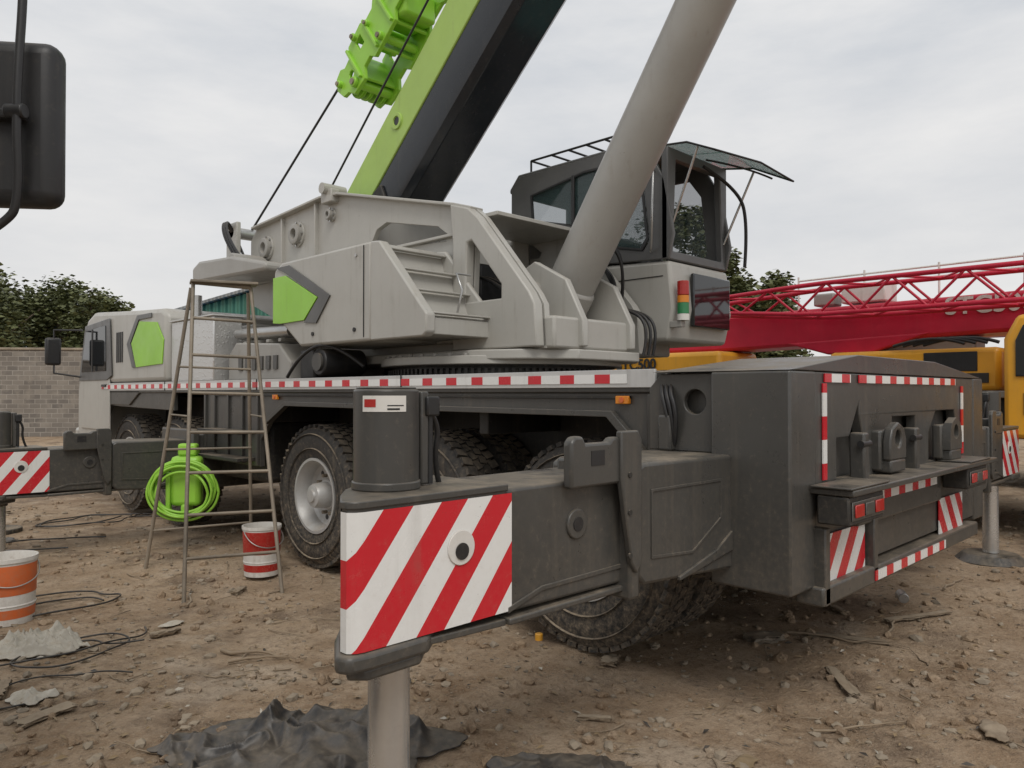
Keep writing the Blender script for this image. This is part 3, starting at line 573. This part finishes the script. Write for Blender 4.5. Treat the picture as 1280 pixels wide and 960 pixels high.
# ---- lime cable reel hung on chassis side
CR=group('cable_reel')
def rb(x0,x1,y0,y1,z0,z1,nm,bev=.03):
    T=Matrix.Translation((2.74,6.82,0))@Matrix.Rotation(math.radians(-40),4,'Z'); box(nm,x0,x1,y0,y1,z0,z1,'lime',CR,bev,T)
rb(-.13,.13,-.07,.07,.40,.84,'reel_body',.04); rb(-.07,.09,-.05,.05,.84,.95,'reel_top',.02); rb(-.03,.03,-.09,.09,.28,.42,'reel_outlet',.02); rb(-.02,.02,.06,.30,.80,.88,'reel_hanger',.01)
rb(-.16,-.12,-.08,-.02,.3,.7,'reel_leg',.01)
e1=Vector((math.cos(math.radians(-40)),math.sin(math.radians(-40)),0)); e2=Vector((-e1.y,e1.x,0))
for i,(r,o_) in enumerate(((.29,-.10),(.27,-.12),(.30,-.13),(.255,-.09),(.28,-.15),(.31,-.11),(.24,-.14))):
    pts=[tuple(Vector((2.74,6.82,.58-.01*i))+e1*(r*math.cos(t*math.pi/12)*(.95+.05*math.sin(i*3)))+e2*(o_+random.uniform(-.008,.008))+Vector((0,0,r*.8*math.sin(t*math.pi/12)))) for t in range(25)]
    tube('hose_coil',pts,.012,'lime',CR)

# ================================================================== step ladder
LD=group('step_ladder'); 
a0=Vector((2.03,5.10,0));a1=Vector((2.62,4.88,0)); t0=Vector((2.36,5.78,2.24)); t1=Vector((2.74,5.62,2.22))
r0=Vector((2.20,6.28,0)); r1=Vector((3.0,6.12,0))
for nm,p,q in (('front_leg',a0,t0),('front_leg',a1,t1),('rear_leg',r0,t0+Vector((.0,.04,-.04))),('rear_leg',r1,t1+Vector((0,.04,-.04)))):
    tube(nm,[tuple(p),tuple(q)],.014,'rust',LD,False)
for i in range(1,8):
    f=i/8+.0; p=a0.lerp(t0,f); q=a1.lerp(t1,f); tube('front_rung',[tuple(p),tuple(q)],.012,'rust',LD,False)
for i in (1,3,5):
    f=i/7; p=r0.lerp(t0,f); q=r1.lerp(t1,f); tube('rear_brace',[tuple(p),tuple(q)],.009,'rust',LD,False)
tube('spreader',[tuple(a0.lerp(t0,.55)),tuple(r0.lerp(t0,.55))],.007,'rust',LD,False); tube('spreader',[tuple(a1.lerp(t1,.55)),tuple(r1.lerp(t1,.55))],.007,'rust',LD,False)
tube('top_bar',[tuple(t0),tuple(t1)],.018,'rust',LD,False)
plate('top_tread','Z',[(t0.x-.04,t0.y-.05),(t1.x+.02,t1.y-.09),(t1.x+.08,t1.y+.08),(t0.x+.02,t0.y+.12)],2.235,2.255,'rust',LD,.004)

# ================================================================== paint buckets
def bucket(x,y,r,h,lab,z=0,name='paint_bucket'):
    g=group(name)
    lathe('pail',[(.0,0),(.0,r*.9),(.01,r*.91),(h*.28,r*.94),(h*.285,r*.97),(h*.3,r*.94),(h*.93,r*.985),(h*.94,r*1.03),(h,r*1.03),(h,r*.95),(h-.06,r*.93),(h-.06,0)],(x,y,z),'white',g,1,'Z',40)
    lathe('label_band',[(h*.45,r*.958),(h*.47,r*.967),(h*.88,r*.99),(h*.9,r*.985)],(x,y,z),lab,g,1,'Z',40)
    lathe('label_band_low',[(h*.1,r*.925),(h*.24,r*.942)],(x,y,z),lab,g,1,'Z',40)
    lathe('contents',[(h-.055,0),(h-.055,r*.93)],(x,y,z),'rust',g,1,'Z',40)
    tube('bail_handle',[(x-r,y,z+h*.9),(x-r*1.1,y-.1,z+h*.7),(x,y-r*1.15,z+h*.55),(x+r*1.1,y-.1,z+h*.7),(x+r,y,z+h*.9)],.004,'steel',g)
    return g
bucket(2.74,5.42,.14,.37,'redl',.03); 
x,y,_=site(4.68,-3.10); bucket(x,y,.16,.40,'orange',0)

# ================================================================== parked truck to the left (mirror visible)
PT=group('parked_truck')
box('cab_shell',-3.4,-1.55,.4,1.95,.85,2.95,'white',PT,.08,ROT); box('cab_bumper',-3.4,-1.335,.5,2.0,.32,.80,'white',PT,.06,ROT)
box('side_window',-1.552,-1.54,.7,1.7,1.7,2.5,'glassd',PT,.01,ROT)
box('chassis',-3.2,-1.7,-4,1.9,.55,.85,'dark2',PT,.03,ROT)
wheel('wheel',*Vector(ROT@Vector((-1.5,-.6,.52)))[:2],.52,.5,PT,-1,False)
bm=bmesh.new(); bmesh.ops.create_cube(bm,size=1); bmesh.ops.transform(bm,matrix=ROT@Matrix.Translation((-1.360,2.07,2.13))@Matrix.Rotation(math.radians(8),4,'Z')@Matrix.Diagonal((.25,.09,.45,1)),verts=bm.verts)
o=frombm('mirror_housing',bm,'blk',PT,.04); o.modifiers['bevel'].segments=5
def rp(x,y,z): return tuple(ROT@Vector((x,y,z)))
tube('mirror_arm',[rp(-1.6,1.95,2.75),rp(-1.30,2.0,2.75),rp(-1.29,2.0,2.5),rp(-1.30,1.98,2.15),rp(-1.30,2.0,1.92),rp(-1.33,2.0,1.84),rp(-1.55,1.95,1.70)],.011,'blk',PT)
cyl('mirror_clamp',rp(-1.33,1.99,2.14),rp(-1.28,1.99,2.14),.02,'blk',PT,bev=.004); box('mirror_bracket',-1.40,-1.30,1.99,2.05,2.125,2.15,'blk',PT,.005,ROT)
tube('arm_link',[rp(-1.30,2.0,2.5),rp(-1.42,1.97,2.56),rp(-1.55,1.95,2.56)],.010,'blk',PT)

WP=group('warning_post'); x,y,_=site(7.6,-5.12)
cyl('post',(x,y,0),(x,y,.5),.03,'dark2',WP); cyl('base',(x,y,0),(x,y,.05),.2,'dark2',WP,bev=.01); lathe('lamp',[(0,.05),(.02,.07),(.10,.07),(.16,.04),(.17,0)],(x,y,.5),'orange',WP,1,'Z',24)

# ================================================================== neighbouring crane (right)
NC=group('mobile_crane')
box('chassis',8.7,11.3,-3.0,10.0,.95,1.35,'dark2',NC,.02); box('deck',8.6,11.4,-2.5,9.5,1.35,1.42,'grey2',NC,.01)
for yy in (-1.2,.2,2.6,4.0,7.6): wheel('wheel',8.75,yy,.55,.54,NC,1,False)
box('outrigger_housing',8.55,11.4,1.0,1.6,.6,1.3,'dark',NC,.02)
box('hood',8.6,9.6,4.9,6.9,1.42,1.93,'yel',NC,.06); box('hood_grille',8.585,8.6,5.2,6.6,1.5,1.70,'blk',NC,.004)
box('slew_body',8.75,10.9,1.9,3.6,1.42,1.86,'yel',NC,.05); box('body_stripe',8.735,8.75,2.0,3.5,1.5,1.6,'dark2',NC,.004); box('body_door',8.74,8.752,2.1,2.6,1.62,1.82,'blk',NC,.006)
for k in range(4): tube('body_pipe',[(8.7,1.9+.1*k,1.9),(8.7,2.2+.1*k,2.02),(8.75,2.6+.1*k,1.9)],.018,'blk',NC)
plate('operator_cab','X',[(.5,.98),(.45,1.6),(.6,2.12),(1.65,2.12),(1.76,1.9),(1.76,.98)],8.2,9.1,'yel',NC,.04)
plate('operator_cab_window','X',[(.62,1.45),(.72,2.0),(1.28,2.0),(1.28,1.45)],8.18,8.202,'glassd',NC,.004)
plate('operator_cab_door_glass','X',[(1.34,1.55),(1.34,2.02),(1.6,2.02),(1.66,1.88),(1.66,1.55)],8.18,8.202,'glassd',NC,.004)
box('operator_cab_logo',8.19,8.202,1.35,1.6,1.2,1.4,'blk',NC,.002)
plate('boom','X',[(-4,1.98),(-4,2.50),(5.2,2.40),(6.5,2.38),(6.5,1.95),(5.2,1.94),(1.9,2.02)],9.0,9.6,'red',NC,.04)
plate('boom_foot','X',[(2.6,2.05),(3.2,1.85),(3.7,1.85),(4.2,2.0)],8.95,9.1,'red',NC,.02)
for (y0,y1,z0,z1) in ((2.2,3.5,1.42,2.0),(5.4,6.2,1.9,2.0)): box('boom_rest',9.1,9.5,y0,y1,z0,z1,'grey2',NC,.03)
def lat(y):
    f=max(0,min(1,(y-3.6)/1.6)); return 2.44+.03*f, .17*(1-f)+.06*f
nodes=[-3+.34*i for i in range(25)]
for xa in (8.35,8.85):
    for sg in (1,-1):
        tube('lattice_chord',[(xa,y,lat(y)[0]+sg*lat(y)[1]) for y in nodes],.026,'red',NC,False)
    for i in range(len(nodes)-1):
        y0,y1=nodes[i],nodes[i+1]; s0=1 if i%2 else -1
        tube('lattice_diagonal',[(xa,y0,lat(y0)[0]+s0*lat(y0)[1]),(xa,y1,lat(y1)[0]-s0*lat(y1)[1])],.014,'red',NC,False)
for i in range(len(nodes)-1):
    y0,y1=nodes[i],nodes[i+1]; a,b_=(8.35,8.85) if i%2 else (8.85,8.35)
    for sg in (1,-1): tube('lattice_cross',[(a,y0,lat(y0)[0]+sg*lat(y0)[1]),(b_,y1,lat(y1)[0]+sg*lat(y1)[1])],.012,'red',NC,False)
for zz in (2.72,2.84): tube('rail',[(9.3,-3,zz+.02),(9.3,4.2,zz-.04)],.012,'white',NC,False)
for i in range(10): tube('rail_post',[(9.3,-3+i*.8,2.4),(9.3,-3+i*.8,2.85)],.012,'white',NC,False)
box('boom_top_case',9.1,9.5,3.1,3.6,2.45,2.68,'white',NC,.02); box('boom_top_case',9.15,9.4,3.7,3.95,2.45,2.6,'grey2',NC,.02)
def lettering(nm,txt,size,loc,mt):
    tx=bpy.data.curves.new(nm,'FONT'); tx.body=txt; tx.size=size; tx.extrude=.003; tx.offset=.006; tx.materials.append(M[mt])
    to=bpy.data.objects.new(nm,tx); COL.objects.link(to); to.parent=NC; to.location=loc; to.rotation_euler=(math.radians(90),0,math.radians(-90))
lettering('boom_lettering','STC500',.25,(8.99,2.46,2.235),'white'); lettering('hood_lettering','STC500',.20,(8.58,6.5,1.72),'blk')
N2=group('parked_crane')
box('chassis',13,15.6,-2,9,.8,1.4,'dark2',N2,.03); box('deck_body',13,15.5,1,8.5,1.4,2.0,'grey2',N2,.05); box('cab',13,15.4,-1.6,.6,.9,2.6,'yel',N2,.1); box('cab_window',12.98,13.0,-1.3,.3,1.7,2.4,'glassd',N2,.01)
box('long_boom',13.8,14.4,-3,9,2.3,2.8,'red',N2,.04)
for y in (-.8,2,3.4,6.5): wheel('wheel',13.05,y,.52,.5,N2,1,False)

# ================================================================== walls & buildings
W=group('block_wall')
def brickmat(name,a,b2,mortar,sc,bw=.4,bh=.2):
    m,nt,b=newmat(name); tc=N(nt,'ShaderNodeTexCoord'); s=N(nt,'ShaderNodeSeparateXYZ'); L(nt,tc.outputs['Object'],s.inputs[0]); cb=N(nt,'ShaderNodeCombineXYZ'); L(nt,s.outputs[0],cb.inputs[0]); L(nt,s.outputs[2],cb.inputs[1])
    br=N(nt,'ShaderNodeTexBrick'); L(nt,cb.outputs[0],br.inputs['Vector']); br.inputs['Scale'].default_value=sc; br.inputs['Color1'].default_value=(*a,1); br.inputs['Color2'].default_value=(*b2,1); br.inputs['Mortar'].default_value=(*mortar,1)
    br.inputs['Mortar Size'].default_value=.012; br.inputs['Brick Width'].default_value=bw; br.inputs['Row Height'].default_value=bh
    n=noi(nt,.8,6); c=mixc(nt,mr(nt,n,.4,.7,0,.55),br.outputs[0],(.14,.12,.10)); n2=noi(nt,3.5,6); c=mixc(nt,mr(nt,n2,.5,.7,0,.5),c,(.34,.30,.25)); L(nt,c,b.inputs['Base Color']); b.inputs['Roughness'].default_value=.95
    bp=N(nt,'ShaderNodeBump'); bp.inputs['Distance'].default_value=.01; L(nt,br.outputs['Fac'],bp.inputs['Height']); bp.invert=True; L(nt,bp.outputs[0],b.inputs['Normal']); return m
M['brick']=brickmat('concrete_block',(.27,.24,.205),(.15,.135,.12),(.36,.33,.29),1,.34,.15)
box('wall_panel',-14,9,-.12,.12,-.2,2.75,'brick',W,.01); box('wall_coping',-14,9,-.16,.16,2.753,2.83,'stone',W,.02)
for k in range(-3,3): box('wall_pier',k*4.2-.2,k*4.2+.2,-.22,-.125,-.2,2.75,'brick',W,.01)
W.location=site(24,-17.5); W.rotation_euler=(0,0,math.radians(-45+5))
WH=group('warehouse_shed')
def corr(name,col):
    m,nt,b=newmat(name); tc=N(nt,'ShaderNodeTexCoord'); s=N(nt,'ShaderNodeSeparateXYZ'); L(nt,tc.outputs['Object'],s.inputs[0])
    wv=mth(nt,'SINE',mth(nt,'MULTIPLY',s.outputs[0],14)); c=mixc(nt,mr(nt,noi(nt,.6,6),.3,.7),col,tuple(x*.6 for x in col)); L(nt,c,b.inputs['Base Color']); b.inputs['Roughness'].default_value=.5
    bp=N(nt,'ShaderNodeBump'); bp.inputs['Distance'].default_value=.08; L(nt,wv,bp.inputs['Height']); L(nt,bp.outputs[0],b.inputs['Normal']); return m
M['cgreen']=corr('green_sheet',(.08,.24,.17)); M['cblue']=corr('blue_sheet',(.06,.20,.42)); M['cgrey']=corr('grey_sheet',(.36,.36,.34))
plate('shed_walls','Y',[(-7,0),(-7,5.6),(0,7.6),(7,5.6),(7,0)],0,14,'cgreen',WH,.02)
plate('shed_roof','Y',[(-7.4,5.5),(0,7.65),(7.4,5.5),(7.4,5.68),(0,7.85),(-7.4,5.68)],-.4,14.4,'cgrey',WH,.02)
box('shed_door',-2,2,-.06,-.01,0,3.8,'grey2',WH,.02); 
for x in (-5.5,3.5): box('shed_window',x,x+1.8,-.05,-.01,2.6,3.7,'glassd',WH,.02)
WH.location=site(46,-15.5); WH.rotation_euler=(0,0,math.radians(-45))
W2=group('blue_roof_shed'); box('walls',-5,5,0,6,0,4.4,'cgrey',W2,.02); plate('roof','Y',[(-5.5,4.35),(0,5.5),(5.5,4.35),(5.5,4.5),(0,5.68),(-5.5,4.5)],-.4,6.4,'cblue',W2,.02); box('door',-1,1,-.05,-.01,0,2.6,'cblue',W2,.01)
for x in (-3.8,2.4): box('window',x,x+1.4,-.05,-.01,1.4,2.6,'glassd',W2,.01)
W2.location=site(40,-20.2); W2.rotation_euler=(0,0,math.radians(-40))
W3=group('block_wall'); box('wall_panel',-40,40,-.12,.12,-.2,2.3,'brick',W3,.01); box('wall_coping',-40,40,-.16,.16,2.303,2.37,'stone',W3,.02); W3.location=site(34,22); W3.rotation_euler=(0,0,math.radians(-60))

# ================================================================== trees
def leafmat(name,a,b2):
    m,nt,b=newmat(name); n=noi(nt,1.3,3); n2=noi(nt,9,2)
    c=mixc(nt,mr(nt,n,.35,.65),a,b2); c=mixc(nt,mr(nt,n2,.4,.7,0,.5),c,(.15,.15,.055)); L(nt,c,b.inputs['Base Color']); b.inputs['Roughness'].default_value=.65; return m
M['leaf']=leafmat('foliage',(.055,.072,.026),(.14,.155,.06)); M['bark']=paint('bark',(.12,.09,.065),.9,0,.3,.4,.6)
def tree(x,y,h,cr,n=9500,name='broadleaf_tree',lm='leaf'):
    g=group(name); rnd=random.Random(int(x*31+y*17+h*7)); base=Vector((x,y,-.1))
    top=Vector((x+rnd.uniform(-.3,.3),y+rnd.uniform(-.3,.3),h*.62))
    cyl('trunk',base,base.lerp(top,.55),.20,'bark',g,.14,seg=10); cyl('trunk_top',base.lerp(top,.55),top,.14,'bark',g,.06,seg=10)
    cl=[]
    for i in range(34):
        u=rnd.uniform(0,2*math.pi); rr=cr*math.sqrt(rnd.random())*.95; zz=h*(.34+.60*rnd.random()); lim=math.sin(math.pi*min(1,max(.12,(zz/h-.20)/.84)))
        c=Vector((x+rr*lim*math.cos(u),y+rr*lim*math.sin(u),zz)); cl.append((c,cr*rnd.uniform(.16,.34)))
        s=base.lerp(top,rnd.uniform(.45,.95)); 
        if i<16: tube('limb',[tuple(s),tuple(s.lerp(c,.5)+Vector((0,0,.15))),tuple(c)],.035,'bark',g)
    vs=[];fs=[]
    for i in range(n):
        c,r=rnd.choice(cl); v=Vector((rnd.gauss(0,1),rnd.gauss(0,1),rnd.gauss(0,.75))).normalized()*r*(rnd.random()**.45)*1.15
        p=c+v; s=rnd.uniform(.06,.15)
        R=Matrix.Rotation(rnd.uniform(0,6.28),3,'Z')@Matrix.Rotation(rnd.uniform(-1.2,1.2),3,'X')
        k=len(vs)
        for a in ((-1,-.2,0),(0,-.7,.1),(1.1,0,0),(0,.7,.1)): vs.append(tuple(p+R@Vector(a)*s))
        fs.append((k,k+1,k+2,k+3))
    me=bpy.data.meshes.new('foliage'); me.from_pydata(vs,[],fs); addmesh('foliage',me,lm,g,0,False)
for (d,r,h,cr) in ((36,-27.5,6.9,3.4),(34,-23.4,7.1,3.6),(38,-22.5,6.8,3.2),(35,-18.9,5.9,2.3),(40,-25.5,7.0,3.4),(42,-30,7.8,4),(30,10.0,6.3,2.1),(31,6.9,9.2,2.6),(33,3.6,8.2,2.3),(32,9.0,7.4,2.0),(38,12.9,6.2,2.2)):
    x,y,_=site(d,r); tree(x,y,h,cr)
vs=[];fs=[]; rnd=random.Random(3)
for i in range(9000):
    a=rnd.uniform(-12,100); R=rnd.uniform(85,100); an=math.radians(a); hh=3.6+1.6*noise.noise(Vector((a*.13,0,0)))
    p=Vector((R*math.cos(an),R*math.sin(an),rnd.random()**.8*hh)); s=rnd.uniform(.25,.55)
    Rm=Matrix.Rotation(rnd.uniform(0,6.28),3,'Z')@Matrix.Rotation(rnd.uniform(-1.5,1.5),3,'X'); k=len(vs)
    for q in ((-1,-.3,0),(0,-.8,0),(1,0,0),(0,.8,0)): vs.append(tuple(p+Rm@Vector(q)*s))
    fs.append((k,k+1,k+2,k+3))
me=bpy.data.meshes.new('distant_treeline'); me.from_pydata(vs,[],fs); addmesh('distant_treeline',me,'leaf',None,0,False)

# ================================================================== ground clutter
def sheet(name,cx,cy,lx,ly,hmax,mat,seed,nx=70,ny=50,rot=0,thk=.006,freq=1.0,bias=0):
    bm=bmesh.new(); vs={}
    for i in range(nx+1):
        for j in range(ny+1):
            u=i/nx*2-1; v_=j/ny*2-1
            ang=math.atan2(v_,u); e=1+.34*noise.noise(Vector((math.cos(ang)*1.8,math.sin(ang)*1.8,seed)))+.10*noise.noise(Vector((math.cos(ang)*6,math.sin(ang)*6,seed)))
            x=u*math.sqrt(1-.35*v_*v_)*lx*e; y=v_*math.sqrt(1-.35*u*u)*ly*e
            rx=x*math.cos(rot)-y*math.sin(rot)+cx; ry=x*math.sin(rot)+y*math.cos(rot)+cy
            k=freq/max(lx,.2)*.6
            q=Vector((x*k,y*k,seed)); w1=noise.noise(q*1.5); w2=noise.noise(q*2.1+Vector((9,3,0)))
            a=(x*.5+y)*k; b2=(x-.4*y)*k
            f=(1-abs(math.sin(5*a+6*w1)))**1.6*(.55+.7*w2); g2=(1-abs(math.sin(9*b2+7*w2)))**1.8*(.35+.5*w1)
            r3=max(0,1-abs(noise.noise(q*4.2+Vector((w1,w2,0))))*4.0)**1.5*.22+noise.noise(q*11)*.05
            edge=max(0,1-max(abs(u),abs(v_))**4)
            bl=max(0,noise.noise(q*1.1+Vector((2,5,1)))+.2)+bias*math.exp(-((u-.45)/.35)**2-((v_-.3)/.6)**2)
            z=hgt(rx,ry)+.014+hmax*(edge*max(0,.55*f+.38*g2+.6*bl+r3)+.10*max(0,f)*(1-edge))
            vs[i,j]=bm.verts.new((rx,ry,z))
    for i in range(nx):
        for j in range(ny): bm.faces.new((vs[i,j],vs[i+1,j],vs[i+1,j+1],vs[i,j+1]))
    me=bpy.data.meshes.new(name); bm.to_mesh(me); bm.free(); o=addmesh(name,me,mat,None,0,False)
    for p in me.polygons: p.use_smooth=True
    s=o.modifiers.new('thickness','SOLIDIFY'); s.thickness=thk; return o
x,y,_=site(2.93,-.80); sheet('crumpled_tarp',x,y,.50,.27,.17,'tarp',2.3,190,130,math.radians(-45),.006,1.35,.55)
x,y,_=site(2.74,.16); sheet('rubber_mat',x,y,.26,.15,.06,'tarp',5.1,80,60,math.radians(-40))
x,y,_=site(4.05,-2.52); sheet('discarded_cloth',x,y,.22,.12,.15,'cloth',8.4,90,60,math.radians(-30),.004,1.3,.3)
x,y,_=site(3.4,-2.15); sheet('plastic_bag',x,y,.11,.07,.07,'cloth',1.4,60,40,math.radians(-60),.003,1)
x,y,_=site(2.88,.88); sheet('yellow_rag',x,y,.06,.035,.02,'leafdry',9.4,30,20,0,.003,.6)
x,y,_=site(3.14,1.98); sheet('cardboard_scrap',x,y,.12,.05,.02,'wood',3.4,24,16,.3,.004,.6)
x,y,_=site(4.6,-2.05); sheet('plastic_scrap',x,y,.08,.04,.03,'cloth',6.4,24,16,.3,.003,.6)
x,y,_=site(6.9,-4.9); sheet('dark_sheet',x,y,.35,.2,.06,'tarp',4.4,60,40,.3,.004,1)
def wire(d,r,R,n,name='loose_cable',rad=.007,mat='blk',seed=0):
    rn=random.Random(seed); x,y,_=site(d,r); pts=[]
    for i in range(n):
        a=i*.55; q=R*(1+.3*rn.uniform(-1,1)); px=x+q*math.cos(a)*(1+.02*i); py=y+q*.7*math.sin(a)+i*.012
        pts.append((px,py,hgt(px,py)+.012+rn.uniform(0,.02)))
    tube(name,pts,rad,mat,None)
wire(8.2,-4.45,.42,22,seed=1); wire(8.6,-3.9,.3,14,seed=4); wire(3.95,-2.25,.26,24,seed=2,rad=.005); wire(4.9,-2.9,.3,16,seed=3,rad=.006); wire(6.8,-4.2,.45,10,seed=6); wire(3.5,-2.05,.3,9,seed=9,rad=.004)
def stick(d,r,ln,ang,rad=.008,mat='wood',name='fallen_stick'):
    x,y,_=site(d,r); pts=[]
    for i in range(7):
        t=(i/6-.5)*ln; k=.05*ln; px=x+t*math.cos(ang)+random.uniform(-k,k); py=y+t*math.sin(ang)+random.uniform(-k,k); pts.append((px,py,hgt(px,py)+rad+.003+random.uniform(0,.012)))
    o=tube(name,pts,rad,mat,None,False)
    for i,p in enumerate(o.data.splines[0].points): p.radius=1.1-.12*i
for a in ((4.0,-1.35,.42,-1.0,.010),(3.9,-1.30,.3,-.4),(4.3,1.9,.6,-1.1,.006),(4.6,2.3,.35,.2),(3.2,1.5,.5,-.6,.005),(3.0,2.0,.4,.9,.005),(5.5,3.2,.5,0),(5.2,-2.2,.5,1.2)): stick(*a)
# twigs and wire ends, one mass
cu=bpy.data.curves.new('twig_litter','CURVE'); cu.dimensions='3D'; cu.bevel_depth=.0035; cu.bevel_resolution=1; cu.materials.append(M['wood']); rn=random.Random(21)
for i in range(170):
    d=2.5+6.5*rn.random()**1.3; r=(rn.uniform(-.72,.72) if rn.random()<.55 else rn.uniform(-.72,-.2))*d; x,y,_=site(d,r); ln=rn.uniform(.05,.28); an=rn.uniform(0,6.28)
    s=cu.splines.new('POLY'); s.points.add(5)
    for k in range(6):
        t=(k/5-.5)*ln; px=x+t*math.cos(an)+rn.uniform(-.06,.06)*ln; py=y+t*math.sin(an)+rn.uniform(-.06,.06)*ln
        s.points[k].co=(px,py,hgt(px,py)+.006+rn.uniform(0,.008),1); s.points[k].radius=1.3-.18*k
COL.objects.link(bpy.data.objects.new('twig_litter',cu))
def plank(name,d,r,l,w_,t,ang,mat='wood',z=.0):
    x,y,_=site(d,r); zz=hgt(x,y)+t/2+.008+z; bm=bmesh.new(); bmesh.ops.create_cube(bm,size=1); bmesh.ops.subdivide_edges(bm,edges=bm.edges,cuts=5,use_grid_fill=True)
    for v in bm.verts:
        c=v.co.copy(); v.co+=Vector((noise.noise(c*7+Vector((d,r,0)))*.10,noise.noise(c*6+Vector((r,d,0)))*.30,noise.noise(c*3+Vector((d,0,0)))*.4))
    bmesh.ops.transform(bm,matrix=Matrix.Translation((x,y,zz))@Matrix.Rotation(ang,4,'Z')@Matrix.Diagonal((l,w_,t,1)),verts=bm.verts); frombm(name,bm,mat,None,0)
plank('wood_plank',4.35,1.9,.42,.07,.014,-1.15); plank('wood_plank',5.6,3.9,.6,.09,.02,.1); plank('broken_board',4.3,1.42,.20,.10,.035,-.4,'rust'); plank('wood_plank',6.0,4.9,.7,.1,.02,.4); plank('wood_offcut',3.9,.5,.12,.07,.02,.5); plank('wood_plank',7.3,-5.2,1.0,.14,.03,.9); plank('wood_plank',8.3,-6.0,.9,.12,.03,.2)
plank('wood_offcut',4.9,2.1,.16,.05,.02,.9); plank('wood_offcut',3.5,-2.35,.2,.06,.02,1.2); plank('wood_offcut',3.25,.35,.14,.03,.012,-.9)
plank('wood_offcut',4.4,-2.0,.16,.05,.02,.1); plank('wood_offcut',5.3,-1.9,.14,.05,.02,.7); plank('wood_plank',4.7,2.5,.5,.05,.012,-.4); plank('wood_plank',3.7,1.6,.35,.05,.01,.7); plank('wood_offcut',3.2,-1.95,.22,.07,.012,.3)
x,y,_=site(5.0,2.57); cyl('drink_can',(x,y,.05),(x+.09,y+.05,.055),.033,'steel',None,seg=24,bev=.004)
x,y,_=site(4.25,.15); cyl('yellow_cap',(x,y,.0),(x,y,.06),.022,'yel',None,seg=20,bev=.004)
def scatter(name,n,mat,smin,smax,flat,seed,dr,rr,pw=3.5):
    rn=random.Random(seed); base=bmesh.new(); bmesh.ops.create_icosphere(base,subdivisions=1,radius=1); bv=[v.co.copy() for v in base.verts]; bf=[[v.index for v in f.verts] for f in base.faces]; base.free()
    vs=[];fs=[]
    for i in range(n):
        d=dr[0]+(dr[1]-dr[0])*rn.random()**1.2; r=rn.uniform(*rr)*d; x,y,_=site(d,r)
        if noise.noise(Vector((x*1.1,y*1.1,seed)))<-.12 and rn.random()<.75: continue
        s=smin+(smax-smin)*rn.random()**pw
        T=Matrix.Translation((x,y,hgt(x,y)+s*flat*.3))@Matrix.Rotation(rn.uniform(0,6.28),4,'Z')@Matrix.Rotation(rn.uniform(-.3,.3),4,'X')@Matrix.Diagonal((s,s*rn.uniform(.5,.95),s*flat*rn.uniform(.6,1.1),1))
        k=len(vs)
        for c in bv: vs.append(tuple(T@(c+Vector((rn.uniform(-1,1),rn.uniform(-1,1),rn.uniform(-1,1)))*.2)))
        for f in bf: fs.append([k+q for q in f])
    me=bpy.data.meshes.new(name); me.from_pydata(vs,[],fs); addmesh(name,me,mat,None,0,False)
scatter('loose_stones',5200,'stone',.003,.04,.6,1,(2.3,12),(-.72,.72),4.5); scatter('dark_gravel',3000,'rust',.003,.020,.6,2,(2.3,10),(-.72,.72)); scatter('soil_clods',3200,'dirt',.006,.045,.7,5,(2.3,11),(-.72,.72),2.5)
def flakes(name,n,mat,smin,smax,seed,lo=-.72,hi=.72):
    rn=random.Random(seed); vs=[];fs=[]
    for i in range(n):
        d=2.4+9*rn.random()**1.3; r=rn.uniform(lo,hi)*d; x,y,_=site(d,r); s=rn.uniform(smin,smax); p=Vector((x,y,hgt(x,y)+.006+rn.random()*.008))
        Rm=Matrix.Rotation(rn.uniform(0,6.28),3,'Z')@Matrix.Rotation(rn.uniform(-.5,.5),3,'X'); k=len(vs); wd=rn.choice((.12,.3,.45))
        for q in ((-1,-.1,0),(0,-wd,.1),(1,0,0),(0,wd,.15)): vs.append(tuple(p+Rm@Vector(q)*s*(1.6 if wd<.2 else 1)))
        fs.append((k,k+1,k+2,k+3))
    me=bpy.data.meshes.new(name); me.from_pydata(vs,[],fs); addmesh(name,me,mat,None,0,False)
flakes('leaf_litter',3600,'leafdry',.006,.024,11); flakes('plastic_litter',150,'cloth',.008,.030,12); flakes('dark_litter',350,'blk',.006,.028,13)
